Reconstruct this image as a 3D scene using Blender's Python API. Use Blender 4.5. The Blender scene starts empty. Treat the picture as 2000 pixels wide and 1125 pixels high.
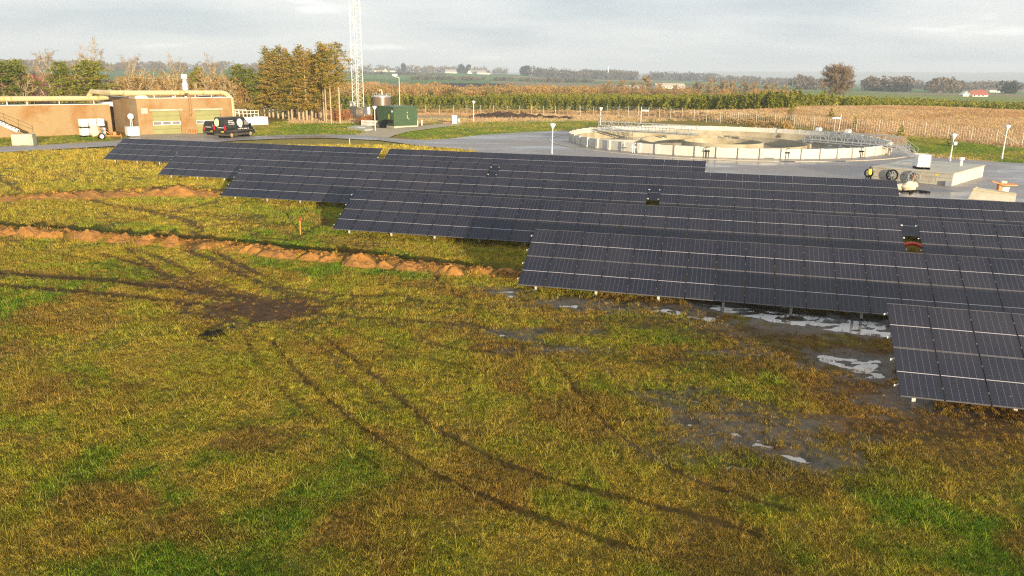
import bpy, bmesh, math, random
import numpy as np
from mathutils import Vector, Matrix

# ------------------------------------------------------------------ camera, sky, sun, exposure
scene = bpy.context.scene
C = scene.collection
CAM_H = 8.975
F_PX = 1484.31                      # focal length in pixels of a 2000 px wide frame
PITCH, ROLL = math.radians(15.5295), math.radians(0.797)
cp, sp = math.cos(PITCH), math.sin(PITCH)
FW = np.array([0, cp, -sp]); R0 = np.array([1.0, 0, 0]); U0 = np.array([0, sp, cp])
RT = math.cos(ROLL) * R0 + math.sin(ROLL) * U0
UP = -math.sin(ROLL) * R0 + math.cos(ROLL) * U0
cam_data = bpy.data.cameras.new('camera')
cam_data.sensor_width = 36.0
cam_data.lens = F_PX / 2000 * 36.0
cam_data.clip_start = 0.1
cam_data.clip_end = 60000
cam = bpy.data.objects.new('camera', cam_data)
C.objects.link(cam)
cam.matrix_world = Matrix(((RT[0], UP[0], -FW[0], 0), (RT[1], UP[1], -FW[1], 0), (RT[2], UP[2], -FW[2], CAM_H), (0, 0, 0, 1)))
scene.camera = cam

SUN_EL = math.radians(6.6)
SUN_AZ = math.radians(157.0)        # clockwise from +Y
to_sun = Vector((math.sin(SUN_AZ) * math.cos(SUN_EL), math.cos(SUN_AZ) * math.cos(SUN_EL), math.sin(SUN_EL)))
world = bpy.data.worlds.new('World')
scene.world = world
world.use_nodes = True
wt = world.node_tree
wt.nodes.clear()
w_out = wt.nodes.new('ShaderNodeOutputWorld')
w_sky = wt.nodes.new('ShaderNodeTexSky')
w_sky.sky_type = 'NISHITA'
w_sky.sun_disc = False
w_sky.sun_elevation = SUN_EL
w_sky.sun_rotation = SUN_AZ
w_bg = wt.nodes.new('ShaderNodeBackground'); w_bg.inputs[1].default_value = 0.08
wt.links.new(w_sky.outputs[0], w_bg.inputs[0])
w_tc = wt.nodes.new('ShaderNodeTexCoord')
w_sep = wt.nodes.new('ShaderNodeSeparateXYZ'); wt.links.new(w_tc.outputs['Generated'], w_sep.inputs[0])
def wmath(op, a, b=None):
    n = wt.nodes.new('ShaderNodeMath'); n.operation = op
    for i, v in enumerate((a, b)):
        if v is None: continue
        if isinstance(v, (int, float)): n.inputs[i].default_value = v
        else: wt.links.new(v, n.inputs[i])
    return n.outputs[0]
w_z = wmath('ADD', wmath('MAXIMUM', w_sep.outputs[2], 0.0), 0.16)
w_cmb = wt.nodes.new('ShaderNodeCombineXYZ')
wt.links.new(wmath('DIVIDE', w_sep.outputs[0], w_z), w_cmb.inputs[0])
wt.links.new(wmath('DIVIDE', w_sep.outputs[1], w_z), w_cmb.inputs[1])
w_n = wt.nodes.new('ShaderNodeTexNoise')
w_n.inputs['Scale'].default_value = 0.6; w_n.inputs['Detail'].default_value = 5; w_n.inputs['Roughness'].default_value = 0.5
w_map = wt.nodes.new('ShaderNodeMapping'); w_map.inputs['Location'].default_value = (12.1, 8.4, 1.4)
w_map.inputs['Scale'].default_value = (1.0, 1.35, 1.0)
wt.links.new(w_cmb.outputs[0], w_map.inputs[0]); wt.links.new(w_map.outputs[0], w_n.inputs[0])
w_r = wt.nodes.new('ShaderNodeValToRGB')
e = w_r.color_ramp.elements
e[0].position = 0.36; e[0].color = (0.295, 0.34, 0.39, 1)
e[1].position = 0.65; e[1].color = (0.74, 0.735, 0.72, 1)
m_ = e.new(0.46); m_.color = (0.39, 0.42, 0.45, 1)
m_ = e.new(0.58); m_.color = (0.48, 0.49, 0.495, 1)
wt.links.new(w_n.outputs[0], w_r.inputs[0])
w_bg2 = wt.nodes.new('ShaderNodeBackground'); w_bg2.inputs[1].default_value = 1.0
wt.links.new(w_r.outputs[0], w_bg2.inputs[0])
w_mix = wt.nodes.new('ShaderNodeMixShader'); w_mix.inputs[0].default_value = 0.86
wt.links.new(w_bg.outputs[0], w_mix.inputs[1]); wt.links.new(w_bg2.outputs[0], w_mix.inputs[2])
wt.links.new(w_mix.outputs[0], w_out.inputs[0])

sun_data = bpy.data.lights.new('sun', 'SUN')
sun_data.energy = 5.0
sun_data.angle = math.radians(0.6)
sun_data.color = (1.0, 0.80, 0.53)
sun = bpy.data.objects.new('sun', sun_data)
C.objects.link(sun)
sun.location = to_sun * 200
sun.rotation_euler = (-to_sun).to_track_quat('-Z', 'Y').to_euler()

scene.render.engine = 'CYCLES'
scene.view_settings.view_transform = 'Standard'
scene.view_settings.look = 'None'
scene.view_settings.exposure = 1.02
scene.view_settings.gamma = 1.0
scene.cycles.max_bounces = 5
scene.cycles.use_denoising = False
scene.cycles.filter_width = 1.2
scene.cycles.transparent_max_bounces = 8
scene.cycles.volume_bounces = 0
scene.cycles.caustics_reflective = False
scene.cycles.caustics_refractive = False

# ------------------------------------------------------------------ survey: where a sight line meets height z
def G(px, py, z=0.0):
    v = FW + RT * (px - 1000) / F_PX - UP * (py - 562.5) / F_PX
    t = (z - CAM_H) / v[2]
    return np.array([v[0] * t, v[1] * t, z])
def height_at(p, py):
    """height of a point standing over ground point p that is seen at row py"""
    lo, hi = -20.0, 80.0
    for _ in range(50):
        m = (lo + hi) / 2
        q = np.array([p[0], p[1], m - CAM_H])
        y = 562.5 - F_PX * (q @ UP) / (q @ FW)
        if y > py: lo = m
        else: hi = m
    return lo
def az_px(px):
    v = FW + RT * (px - 1000) / F_PX - UP * (155 - 562.5) / F_PX
    return math.atan2(v[0], v[1])
def at_range(px, r, z=0.0):
    a = az_px(px)
    return np.array([r * math.sin(a), r * math.cos(a), z])

# ------------------------------------------------------------------ numeric noise
def _hash(ix, iy, seed):
    h = (ix.astype(np.int64) * 374761393 + iy.astype(np.int64) * 668265263 + seed * 2246822519) & 0xFFFFFFFF
    h = ((h ^ (h >> 13)) * 1274126177) & 0xFFFFFFFF
    return ((h ^ (h >> 16)) & 0xFFFF) / 65535.0
def vnoise(x, y, seed=0):
    x = np.asarray(x, float); y = np.asarray(y, float)
    ix = np.floor(x); iy = np.floor(y); fx = x - ix; fy = y - iy
    ix = ix.astype(np.int64); iy = iy.astype(np.int64)
    fx = fx * fx * (3 - 2 * fx); fy = fy * fy * (3 - 2 * fy)
    a = _hash(ix, iy, seed); b = _hash(ix + 1, iy, seed); c = _hash(ix, iy + 1, seed); d = _hash(ix + 1, iy + 1, seed)
    return (a * (1 - fx) + b * fx) * (1 - fy) + (c * (1 - fx) + d * fx) * fy
def fbm(x, y, seed=0, octv=4):
    s = 0; a = 1; t = 0
    for k in range(octv):
        s = s + a * vnoise(np.asarray(x) * 2 ** k, np.asarray(y) * 2 ** k, seed + 17 * k); t += a; a *= 0.55
    return s / t
def sstep(a, b, x):
    t = np.clip((np.asarray(x, float) - a) / (b - a), 0, 1)
    return t * t * (3 - 2 * t)
def seg_dist(x, y, poly):
    d = np.full(np.shape(x), 1e9)
    for (ax, ay), (bx, by) in zip(poly[:-1], poly[1:]):
        dx, dy = bx - ax, by - ay
        t = np.clip(((x - ax) * dx + (y - ay) * dy) / (dx * dx + dy * dy + 1e-9), 0, 1)
        d = np.minimum(d, np.hypot(x - ax - t * dx, y - ay - t * dy))
    return d
def in_poly(x, y, poly):
    ins = np.zeros(np.shape(x), bool)
    n = len(poly)
    for i in range(n):
        ax, ay = poly[i]; bx, by = poly[(i + 1) % n]
        cond = ((ay > y) != (by > y))
        xi = (bx - ax) * (y - ay) / (by - ay + 1e-12) + ax
        ins ^= cond & (x < xi)
    return ins
def gp(pts, z=0.0):
    return [tuple(G(px, py, z)[:2]) for px, py in pts]

# ------------------------------------------------------------------ materials
class NT:
    def __init__(s, name):
        s.m = bpy.data.materials.new(name); s.m.use_nodes = True
        s.t = s.m.node_tree; s.t.nodes.clear()
        s.out = s.t.nodes.new('ShaderNodeOutputMaterial')
    def n(s, typ, ins=None, **props):
        nd = s.t.nodes.new(typ)
        for k, v in props.items(): setattr(nd, k, v)
        for k, v in (ins or {}).items(): s.set(nd.inputs[k], v)
        return nd
    def set(s, sock, v):
        if isinstance(v, bpy.types.NodeSocket): s.t.links.new(v, sock)
        elif isinstance(v, (tuple, list)) and len(v) == 3 and sock.type == 'RGBA': sock.default_value = (*v, 1)
        else: sock.default_value = v
    def math(s, op, a, b=0.5, c=None):
        nd = s.n('ShaderNodeMath', operation=op); s.set(nd.inputs[0], a); s.set(nd.inputs[1], b)
        if c is not None: s.set(nd.inputs[2], c)
        return nd.outputs[0]
    def mix(s, f, a, b, blend='MIX'):
        nd = s.n('ShaderNodeMix', data_type='RGBA', blend_type=blend)
        s.set(nd.inputs['Factor'], f); s.set(nd.inputs['A'], a); s.set(nd.inputs['B'], b)
        return nd.outputs['Result']
    def noise(s, scale, detail=3, vec=None, rough=0.55, out=0):
        nd = s.n('ShaderNodeTexNoise', {'Scale': scale, 'Detail': detail, 'Roughness': rough})
        if vec is not None: s.t.links.new(vec, nd.inputs['Vector'])
        return nd.outputs[out]
    def ramp(s, f, stops):
        nd = s.n('ShaderNodeValToRGB'); s.set(nd.inputs[0], f); el = nd.color_ramp.elements
        while len(el) < len(stops): el.new(0.5)
        for q, (p, c) in zip(el, stops): q.position = p; q.color = (*c, 1) if len(c) == 3 else c
        return nd.outputs[0]
    def bsdf(s, col, rough=0.7, metal=0.0, bump=None, bump_s=0.3, bump_d=0.02, **k):
        nd = s.n('ShaderNodeBsdfPrincipled', {'Base Color': col, 'Roughness': rough, 'Metallic': metal})
        for kk, v in k.items(): s.set(nd.inputs[kk.replace('_', ' ')], v)
        if bump is not None:
            b = s.n('ShaderNodeBump', {'Height': bump, 'Strength': bump_s, 'Distance': bump_d})
            s.t.links.new(b.outputs[0], nd.inputs['Normal'])
        s.t.links.new(nd.outputs[0], s.out.inputs[0])
        return nd
    def pos(s): return s.n('ShaderNodeNewGeometry').outputs['Position']
    def obj(s): return s.n('ShaderNodeTexCoord').outputs['Object']
def vary(name, col, rough=0.7, amt=0.25, scale=1.5, metal=0.0, bump=0.0, dirt=None, dirt_amt=0.5, dirt_scale=0.6, **k):
    t = NT(name); p = t.pos()
    f = t.noise(scale, 5, p)
    c0 = tuple(max(0, x * (1 - amt)) for x in col); c1 = tuple(min(1, x * (1 + amt)) for x in col)
    c = t.ramp(f, [(0.3, c0), (0.7, c1)])
    if dirt:
        g = t.ramp(t.noise(dirt_scale, 6, p, 0.65), [(0.48, (0, 0, 0)), (0.68, (dirt_amt,) * 3)])
        c = t.mix(g, c, dirt)
    t.bsdf(c, rough, metal, bump=t.noise(scale * 8, 4, p) if bump else None, bump_s=bump, **k)
    return t.m
M = {}
M['galv'] = vary('galvanised steel', (0.55, 0.56, 0.56), 0.45, 0.15, 3, metal=0.6)
M['postw'] = vary('pale galvanised post', (0.60, 0.59, 0.54), 0.55, 0.1, 3)
M['white'] = vary('white paint', (0.80, 0.80, 0.78), 0.5, 0.06, 2, dirt=(0.5, 0.45, 0.36), dirt_amt=0.35)
M['plasticw'] = vary('translucent white plastic', (0.82, 0.83, 0.83), 0.4, 0.05, 3)
M['concrete'] = vary('pale concrete', (0.48, 0.455, 0.38), 0.85, 0.14, 1.1, bump=0.2, dirt=(0.33, 0.27, 0.17), dirt_amt=0.55)
M['concrete_in'] = vary('stained concrete', (0.42, 0.37, 0.26), 0.85, 0.2, 0.5, dirt=(0.22, 0.16, 0.07), dirt_amt=0.75, dirt_scale=0.35)
M['wallwhite'] = vary('painted concrete panel', (0.62, 0.60, 0.53), 0.75, 0.06, 1.4, bump=0.1, dirt=(0.5, 0.44, 0.33), dirt_amt=0.5)
M['cream'] = vary('cream cladding', (0.56, 0.47, 0.26), 0.4, 0.08, 0.8, dirt=(0.4, 0.26, 0.1), dirt_amt=0.3)
M['creamband'] = vary('rusty cream band', (0.55, 0.36, 0.12), 0.5, 0.2, 2)
M['rust'] = vary('brown painted pipe', (0.33, 0.17, 0.06), 0.5, 0.25, 3)
M['green_door'] = vary('olive green door panel', (0.30, 0.30, 0.125), 0.5, 0.08, 1)
M['green_box'] = vary('green steel sheet', (0.055, 0.10, 0.048), 0.45, 0.1, 0.7)
M['green_trim'] = vary('dark green steel', (0.05, 0.10, 0.05), 0.45, 0.1, 1)
M['tank_brown'] = vary('brown steel sheet', (0.20, 0.15, 0.115), 0.38, 0.12, 1.2, metal=0.3)
M['orange'] = vary('weathered orange paint', (0.62, 0.24, 0.06), 0.55, 0.2, 2, dirt=(0.3, 0.16, 0.07))
M['orange2'] = vary('bright orange paint', (0.80, 0.27, 0.05), 0.5, 0.1, 2)
M['redpanel'] = vary('brick red panel', (0.48, 0.13, 0.05), 0.6, 0.12, 2)
M['red'] = vary('red rubber hose', (0.62, 0.05, 0.03), 0.45, 0.12, 4)
M['yellow'] = vary('yellow paint', (0.75, 0.60, 0.04), 0.5, 0.1, 3)
M['black'] = vary('black rubber', (0.010, 0.010, 0.010), 0.9, 0.3, 4, Specular_IOR_Level=0.1)
M['vanblack'] = vary('dusty black car paint', (0.016, 0.017, 0.02), 0.22, 0.25, 2, dirt=(0.09, 0.075, 0.05), dirt_amt=0.6, dirt_scale=0.9)
M['vanmud'] = vary('muddy sill paint', (0.085, 0.072, 0.05), 0.6, 0.4, 2)
M['tyre'] = vary('muddy tyre', (0.10, 0.075, 0.045), 0.8, 0.4, 3)
M['rim'] = vary('muddy wheel rim', (0.42, 0.33, 0.19), 0.5, 0.2, 4)
M['rimw'] = vary('white wheel hub', (0.78, 0.74, 0.66), 0.5, 0.05, 4)
M['lightred'] = vary('red tail lamp', (0.60, 0.01, 0.02), 0.2, 0.05, 3)
M['logo'] = vary('pale green decal', (0.62, 0.78, 0.48), 0.4, 0.05, 3)
M['logow'] = vary('white decal', (0.80, 0.82, 0.80), 0.4, 0.03, 3)
M['roof'] = vary('dark roofing felt', (0.10, 0.085, 0.065), 0.9, 0.2, 1)
M['roofred'] = vary('red roof tile', (0.34, 0.11, 0.07), 0.8, 0.2, 1)
M['render'] = vary('white house wall', (0.72, 0.68, 0.60), 0.8, 0.08, 1)
M['darkwin'] = vary('dark window glass', (0.03, 0.035, 0.04), 0.08, 0.1, 1)
M['panewin'] = vary('grey window pane', (0.25, 0.24, 0.25), 0.15, 0.2, 1)
M['silver'] = vary('bright stainless flue', (0.78, 0.77, 0.75), 0.3, 0.08, 3, metal=0.35)
M['hedge'] = vary('rusty beech leaf', (0.34, 0.13, 0.03), 0.8, 0.4, 3)
M['sack'] = vary('dirty white sack', (0.70, 0.60, 0.45), 0.8, 0.2, 3, bump=0.3)
M['bark_pale'] = vary('pale tan bark', (0.46, 0.36, 0.23), 0.9, 0.25, 2, bump=0.3)  # pale tan bark with random variation
M['bark'] = vary('grey brown bark', (0.22, 0.165, 0.10), 0.9, 0.25, 2)
M['twig_tan'] = vary('tan twig', (0.36, 0.27, 0.11), 0.9, 0.3, 0.4)
M['twig_orange'] = vary('orange brown twig', (0.36, 0.225, 0.06), 0.9, 0.3, 0.4)
M['roofgrey'] = vary('grey roof sheet', (0.30, 0.28, 0.26), 0.7, 0.1, 1)
M['twig_lone'] = vary('brown twig', (0.27, 0.19, 0.11), 0.9, 0.25, 0.4)
M['twig_grey'] = vary('grey tan twig', (0.33, 0.27, 0.17), 0.9, 0.25, 0.4)
def leafmat(name, cols, scale=0.7):
    t = NT(name); p = t.pos(); oi = t.n('ShaderNodeObjectInfo')
    f = t.math('ADD', t.noise(scale, 4, p, 0.7), t.math('MULTIPLY', t.math('SUBTRACT', oi.outputs['Random'], 0.5), 0.22))
    k = len(cols); c = t.ramp(f, [(0.28 + 0.44 * i / (k - 1), q) for i, q in enumerate(cols)])
    d = t.n('ShaderNodeBsdfDiffuse', {'Color': c}); tr = t.n('ShaderNodeBsdfTranslucent', {'Color': c})
    mx = t.n('ShaderNodeMixShader', {0: 0.25}); t.t.links.new(d.outputs[0], mx.inputs[1]); t.t.links.new(tr.outputs[0], mx.inputs[2])
    t.t.links.new(mx.outputs[0], t.out.inputs[0]); return t.m
M['larch'] = leafmat('brown green conifer needles', [(0.105, 0.112, 0.017), (0.238, 0.217, 0.028), (0.462, 0.280, 0.050), (0.280, 0.245, 0.031), (0.119, 0.140, 0.020)], 0.5)
M['pine'] = leafmat('yellow green pine needles', [(0.078, 0.111, 0.018), (0.195, 0.221, 0.033), (0.338, 0.299, 0.052)], 0.6)
M['fir'] = leafmat('plantation fir needles', [(0.07, 0.10, 0.014), (0.20, 0.215, 0.03), (0.36, 0.32, 0.055)], 0.35)
M['scrub'] = leafmat('tan winter scrub', [(0.220, 0.143, 0.050), (0.374, 0.231, 0.083), (0.462, 0.297, 0.110), (0.330, 0.242, 0.088)], 0.12)
M['scrub_green'] = leafmat('olive winter scrub', [(0.13, 0.11, 0.03), (0.25, 0.19, 0.05), (0.34, 0.24, 0.07)], 0.2)
M['farwood'] = leafmat('far winter wood', [(0.10, 0.085, 0.065), (0.17, 0.14, 0.105), (0.22, 0.17, 0.115)], 0.02)
M['fardark'] = leafmat('far evergreen wood', [(0.03, 0.042, 0.025), (0.055, 0.065, 0.035)], 0.05)
M['drygrass'] = leafmat('dry straw grass', [(0.30, 0.19, 0.075), (0.48, 0.31, 0.13), (0.56, 0.38, 0.17)], 0.3)
# soil
def soil():
    t = NT('orange clay soil'); p = t.pos()
    a = t.noise(2.2, 6, p, 0.7); b = t.noise(0.5, 3, p)
    c = t.ramp(a, [(0.25, (0.10, 0.042, 0.012)), (0.42, (0.31, 0.14, 0.03)), (0.68, (0.48, 0.235, 0.055))])
    c = t.mix(t.ramp(b, [(0.5, (0, 0, 0)), (0.68, (0.6, 0.6, 0.6))]), c, (0.20, 0.095, 0.03))
    t.bsdf(c, 0.95, bump=t.noise(9, 6, p, 0.7), bump_s=0.9, bump_d=0.08); return t.m
M['soil'] = soil()
M['compost'] = vary('dark compost', (0.055, 0.032, 0.018), 0.95, 0.4, 1.2, bump=0.6)
# brick
def brick():
    t = NT('tan brick'); o = t.obj()
    mp = t.n('ShaderNodeMapping'); t.t.links.new(o, mp.inputs[0]); mp.inputs['Rotation'].default_value = (math.pi / 2, 0, 0)
    br = t.n('ShaderNodeTexBrick', {'Color1': (0.37, 0.25, 0.105), 'Color2': (0.31, 0.20, 0.08), 'Mortar': (0.36, 0.28, 0.18), 'Scale': 1.0, 'Mortar Size': 0.012, 'Brick Width': 0.24, 'Row Height': 0.08})
    t.t.links.new(mp.outputs[0], br.inputs['Vector'])
    st = t.ramp(t.noise(0.32, 5, o, 0.6), [(0.44, (0, 0, 0)), (0.62, (0.8, 0.8, 0.8))])
    c = t.mix(st, br.outputs[0], (0.29, 0.135, 0.035))
    lt = t.ramp(t.noise(0.9, 4, o), [(0.5, (0, 0, 0)), (0.7, (0.35, 0.35, 0.35))])
    c = t.mix(lt, c, (0.40, 0.27, 0.13))
    t.bsdf(c, 0.9); return t.m
M['brick'] = brick()
# asphalt, wet in places
def asphalt():
    t = NT('wet asphalt'); p = t.pos()
    mp = t.n('ShaderNodeMapping'); t.t.links.new(p, mp.inputs[0]); mp.inputs['Scale'].default_value = (0.35, 1.0, 1.0); mp.inputs['Rotation'].default_value = (0, 0, 0.35)
    w = t.noise(0.16, 5, mp.outputs[0], 0.6)
    g = t.noise(1.3, 6, p, 0.7)
    c = t.ramp(g, [(0.3, (0.21, 0.18, 0.168)), (0.7, (0.30, 0.26, 0.24))])
    wet = t.ramp(w, [(0.44, (0, 0, 0)), (0.60, (1, 1, 1))])
    c = t.mix(t.math('MULTIPLY', wet, 0.45), c, (0.15, 0.135, 0.13))
    c = t.mix(t.ramp(t.noise(0.09, 4, p), [(0.52, (0, 0, 0)), (0.7, (0.6, 0.6, 0.6))]), c, (0.25, 0.20, 0.145))
    r = t.ramp(wet, [(0, (0.62,) * 3), (1, (0.22,) * 3)])
    t.bsdf(c, r, bump=t.noise(30, 3, p), bump_s=0.15, Specular_IOR_Level=0.9); return t.m
M['asphalt'] = asphalt()
M['apron'] = vary('worn concrete apron', (0.36, 0.29, 0.20), 0.85, 0.15, 0.6)
M['gravel'] = vary('sandy gravel', (0.40, 0.33, 0.21), 0.95, 0.15, 0.8, bump=0.5)
M['kerb'] = vary('pale kerb', (0.46, 0.41, 0.32), 0.8, 0.1, 1)
def water(name, col, rough):
    t = NT(name); p = t.pos()
    c = t.ramp(t.noise(0.8, 4, p), [(0.35, tuple(x * 0.8 for x in col)), (0.65, col)])
    t.bsdf(c, rough, bump=t.noise(2.5, 3, p), bump_s=0.04, IOR=1.6, Specular_IOR_Level=0.9); return t.m
M['puddle'] = water('mud and sky glare puddle', (0.50, 0.43, 0.36), 0.05)  # mud tone lightened so the base colour carries bright sky reflection
M['tankwater'] = water('murky tank water', (0.20, 0.18, 0.16), 0.12)
# solar module glass: six by eighteen half cells, white centre bar
def pvglass():
    t = NT('solar cell glass'); o = t.obj(); s = t.n('ShaderNodeSeparateXYZ'); t.t.links.new(o, s.inputs[0])
    x, y = s.outputs[0], s.outputs[1]
    u = t.math('MODULO', t.math('ADD', t.math('DIVIDE', t.math('SUBTRACT', x, 0.021), 0.182), 20.0), 1.0)
    du = t.math('MULTIPLY', t.math('SUBTRACT', 0.5, t.math('ABSOLUTE', t.math('SUBTRACT', u, 0.5))), 0.182)
    v = t.math('MODULO', t.math('ADD', t.math('DIVIDE', t.math('SUBTRACT', y, 0.03), 0.0965), 20.0), 1.0)
    dv = t.math('MULTIPLY', t.math('SUBTRACT', 0.5, t.math('ABSOLUTE', t.math('SUBTRACT', v, 0.5))), 0.0965)
    colline = t.math('MULTIPLY', t.math('LESS_THAN', du, 0.0035), 0.5)
    dots = t.math('LESS_THAN', t.math('ADD', du, dv), 0.0115)
    rowl = t.math('MULTIPLY', t.math('LESS_THAN', dv, 0.0015), 0.10)
    inner = t.math('MULTIPLY', t.math('GREATER_THAN', x, 0.06), t.math('LESS_THAN', x, 1.075))
    grid = t.math('MULTIPLY', t.math('MAXIMUM', t.math('MAXIMUM', colline, rowl), t.math('MULTIPLY', dots, 0.6)), inner)
    bar = t.math('LESS_THAN', t.math('ABSOLUTE', t.math('SUBTRACT', y, 0.8985)), 0.012)
    oi = t.n('ShaderNodeObjectInfo')
    base = t.mix(oi.outputs['Random'], (0.006, 0.0078, 0.020), (0.0125, 0.0118, 0.024))
    dust = t.ramp(t.noise(0.35, 4, t.pos()), [(0.35, (0, 0, 0)), (0.75, (0.10, 0.10, 0.10))])
    base = t.mix(dust, base, (0.16, 0.135, 0.13))
    spk = t.ramp(t.noise(9, 2, t.pos()), [(0.74, (0, 0, 0)), (0.78, (0.35, 0.35, 0.35))])
    base = t.mix(spk, base, (0.3, 0.28, 0.26))
    c = t.mix(grid, base, (0.20, 0.195, 0.21)); c = t.mix(bar, c, (0.46, 0.44, 0.45))
    t.bsdf(c, 0.16, Specular_IOR_Level=0.4); return t.m
M['pv'] = pvglass()
M['pvblack'] = vary('black anodised frame', (0.012, 0.012, 0.015), 0.4, 0.1, 3)
M['pvsilver'] = vary('silver frame edge', (0.16, 0.155, 0.16), 0.45, 0.1, 3, metal=0.2)

# ------------------------------------------------------------------ mesh builder and object helpers
class MB:
    def __init__(s): s.v = []; s.f = []; s.m = []
    def add(s, vs, fs, m=0):
        b = len(s.v); s.v += [tuple(map(float, q)) for q in vs]
        for f in fs: s.f.append(tuple(b + i for i in f)); s.m.append(m)
        return s
    def box(s, x0, x1, y0, y1, z0, z1, m=0, bev=0.0):
        if bev > 0:
            b = bev
            v = []
            for z, ins in ((z0, b), (z0 + b, 0), (z1 - b, 0), (z1, b)):
                for x, y in ((x0, y0), (x1, y0), (x1, y1), (x0, y1)):
                    cx, cy = (x0 + x1) / 2, (y0 + y1) / 2
                    v.append((x + (ins if x < cx else -ins), y + (ins if y < cy else -ins), z))
            f = [(3, 2, 1, 0), (12, 13, 14, 15)]
            for k in range(3):
                for i in range(4): f.append((4 * k + i, 4 * k + (i + 1) % 4, 4 * k + 4 + (i + 1) % 4, 4 * k + 4 + i))
            return s.add(v, f, m)
        v = [(x0, y0, z0), (x1, y0, z0), (x1, y1, z0), (x0, y1, z0), (x0, y0, z1), (x1, y0, z1), (x1, y1, z1), (x0, y1, z1)]
        return s.add(v, [(3, 2, 1, 0), (4, 5, 6, 7), (0, 1, 5, 4), (1, 2, 6, 5), (2, 3, 7, 6), (3, 0, 4, 7)], m)
    def cyl(s, p0, p1, r0, r1=None, n=8, m=0, caps=True):
        r1 = r0 if r1 is None else r1
        a = np.array(p0, float); b = np.array(p1, float); d = b - a; d = d / (np.linalg.norm(d) + 1e-9)
        h = np.array([0, 0, 1.0]) if abs(d[2]) < 0.9 else np.array([1.0, 0, 0])
        u = np.cross(d, h); u /= np.linalg.norm(u); w = np.cross(d, u)
        vs = []
        for p, r in ((a, r0), (b, r1)):
            for i in range(n):
                t = 2 * math.pi * i / n; vs.append(p + r * (math.cos(t) * u + math.sin(t) * w))
        fs = [(i, i + n, (i + 1) % n + n, (i + 1) % n) for i in range(n)]
        if caps: fs += [tuple(range(n)), tuple(range(2 * n - 1, n - 1, -1))]
        return s.add(vs, fs, m)
    def tube(s, path, r, n=8, m=0):
        P = [np.array(q, float) for q in path]; vs = []; prev = None
        for i, p in enumerate(P):
            d = P[min(i + 1, len(P) - 1)] - P[max(i - 1, 0)]; d = d / (np.linalg.norm(d) + 1e-9)
            if prev is None:
                h = np.array([0, 0, 1.0]) if abs(d[2]) < 0.9 else np.array([1.0, 0, 0]); u = np.cross(d, h)
            else: u = prev - d * (prev @ d)
            u = u / np.linalg.norm(u); prev = u; w = np.cross(d, u)
            rr = r[i] if isinstance(r, (list, tuple)) else r
            for k in range(n):
                t = 2 * math.pi * k / n; vs.append(p + rr * (math.cos(t) * u + math.sin(t) * w))
        fs = [(i * n + k, i * n + n + k, i * n + n + (k + 1) % n, i * n + (k + 1) % n) for i in range(len(P) - 1) for k in range(n)]
        fs += [tuple(range(n)), tuple(range(len(P) * n - 1, len(P) * n - n - 1, -1))]
        return s.add(vs, fs, m)
    def lathe(s, prof, n=16, c=(0, 0), m=0, caps=True):
        vs = [(c[0] + r * math.cos(2 * math.pi * k / n), c[1] + r * math.sin(2 * math.pi * k / n), z) for r, z in prof for k in range(n)]
        fs = [(i * n + k, i * n + (k + 1) % n, i * n + n + (k + 1) % n, i * n + n + k) for i in range(len(prof) - 1) for k in range(n)]
        if caps: fs += [tuple(range(n - 1, -1, -1)), tuple(range((len(prof) - 1) * n, len(prof) * n))]
        return s.add(vs, fs, m)
    def prism(s, poly, z0, z1, m=0):
        n = len(poly); vs = [(x, y, z0) for x, y in poly] + [(x, y, z1) for x, y in poly]
        fs = [tuple(range(n - 1, -1, -1)), tuple(range(n, 2 * n))] + [(i, (i + 1) % n, n + (i + 1) % n, n + i) for i in range(n)]
        return s.add(vs, fs, m)
    def bar(s, p0, p1, w, h, m=0):
        a = np.array(p0, float); b = np.array(p1, float); d = b - a; d = d / np.linalg.norm(d)
        h_ = np.array([0, 0, 1.0]) if abs(d[2]) < 0.95 else np.array([1.0, 0, 0])
        u = np.cross(d, h_); u /= np.linalg.norm(u); t = np.cross(u, d)
        vs = [p + sx * u * w / 2 + sz * t * h / 2 for p in (a, b) for sx, sz in ((-1, -1), (1, -1), (1, 1), (-1, 1))]
        return s.add(vs, [(0, 1, 2, 3), (7, 6, 5, 4), (0, 4, 5, 1), (1, 5, 6, 2), (2, 6, 7, 3), (3, 7, 4, 0)], m)
    def mesh(s, name, mats, smooth=False):
        me = bpy.data.meshes.new(name); me.from_pydata(s.v, [], s.f)
        for q in (mats if isinstance(mats, (list, tuple)) else [mats]): me.materials.append(M[q] if isinstance(q, str) else q)
        if any(s.m): me.polygons.foreach_set('material_index', s.m)
        bm = bmesh.new(); bm.from_mesh(me); bmesh.ops.recalc_face_normals(bm, faces=bm.faces); bm.to_mesh(me); bm.free()
        if smooth:
            me.polygons.foreach_set('use_smooth', [True] * len(me.polygons))
            me.set_sharp_from_angle(angle=math.radians(40))
        me.update(); return me
def link(name, me, parent=None, loc=(0, 0, 0), rot=(0, 0, 0), scale=(1, 1, 1)):
    o = bpy.data.objects.new(name, me); C.objects.link(o)
    o.location = loc; o.rotation_euler = rot; o.scale = scale
    if parent is not None: o.parent = parent
    return o
def tag(o, label=None, cat=None, group=None, kind=None):
    if label: o['label'] = label
    if cat: o['category'] = cat
    if group: o['group'] = group
    if kind: o['kind'] = kind
    return o
def thing(name, label, cat, loc=(0, 0, 0), rz=0.0, group=None):
    o = bpy.data.objects.new(name, None); C.objects.link(o); o.empty_display_size = 0.3
    o.location = loc; o.rotation_euler = (0, 0, rz)
    return tag(o, label, cat, group)
def part(mb, name, mats, parent=None, smooth=False, **k):
    return link(name, mb.mesh(name, mats, smooth), parent, **k)
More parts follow.
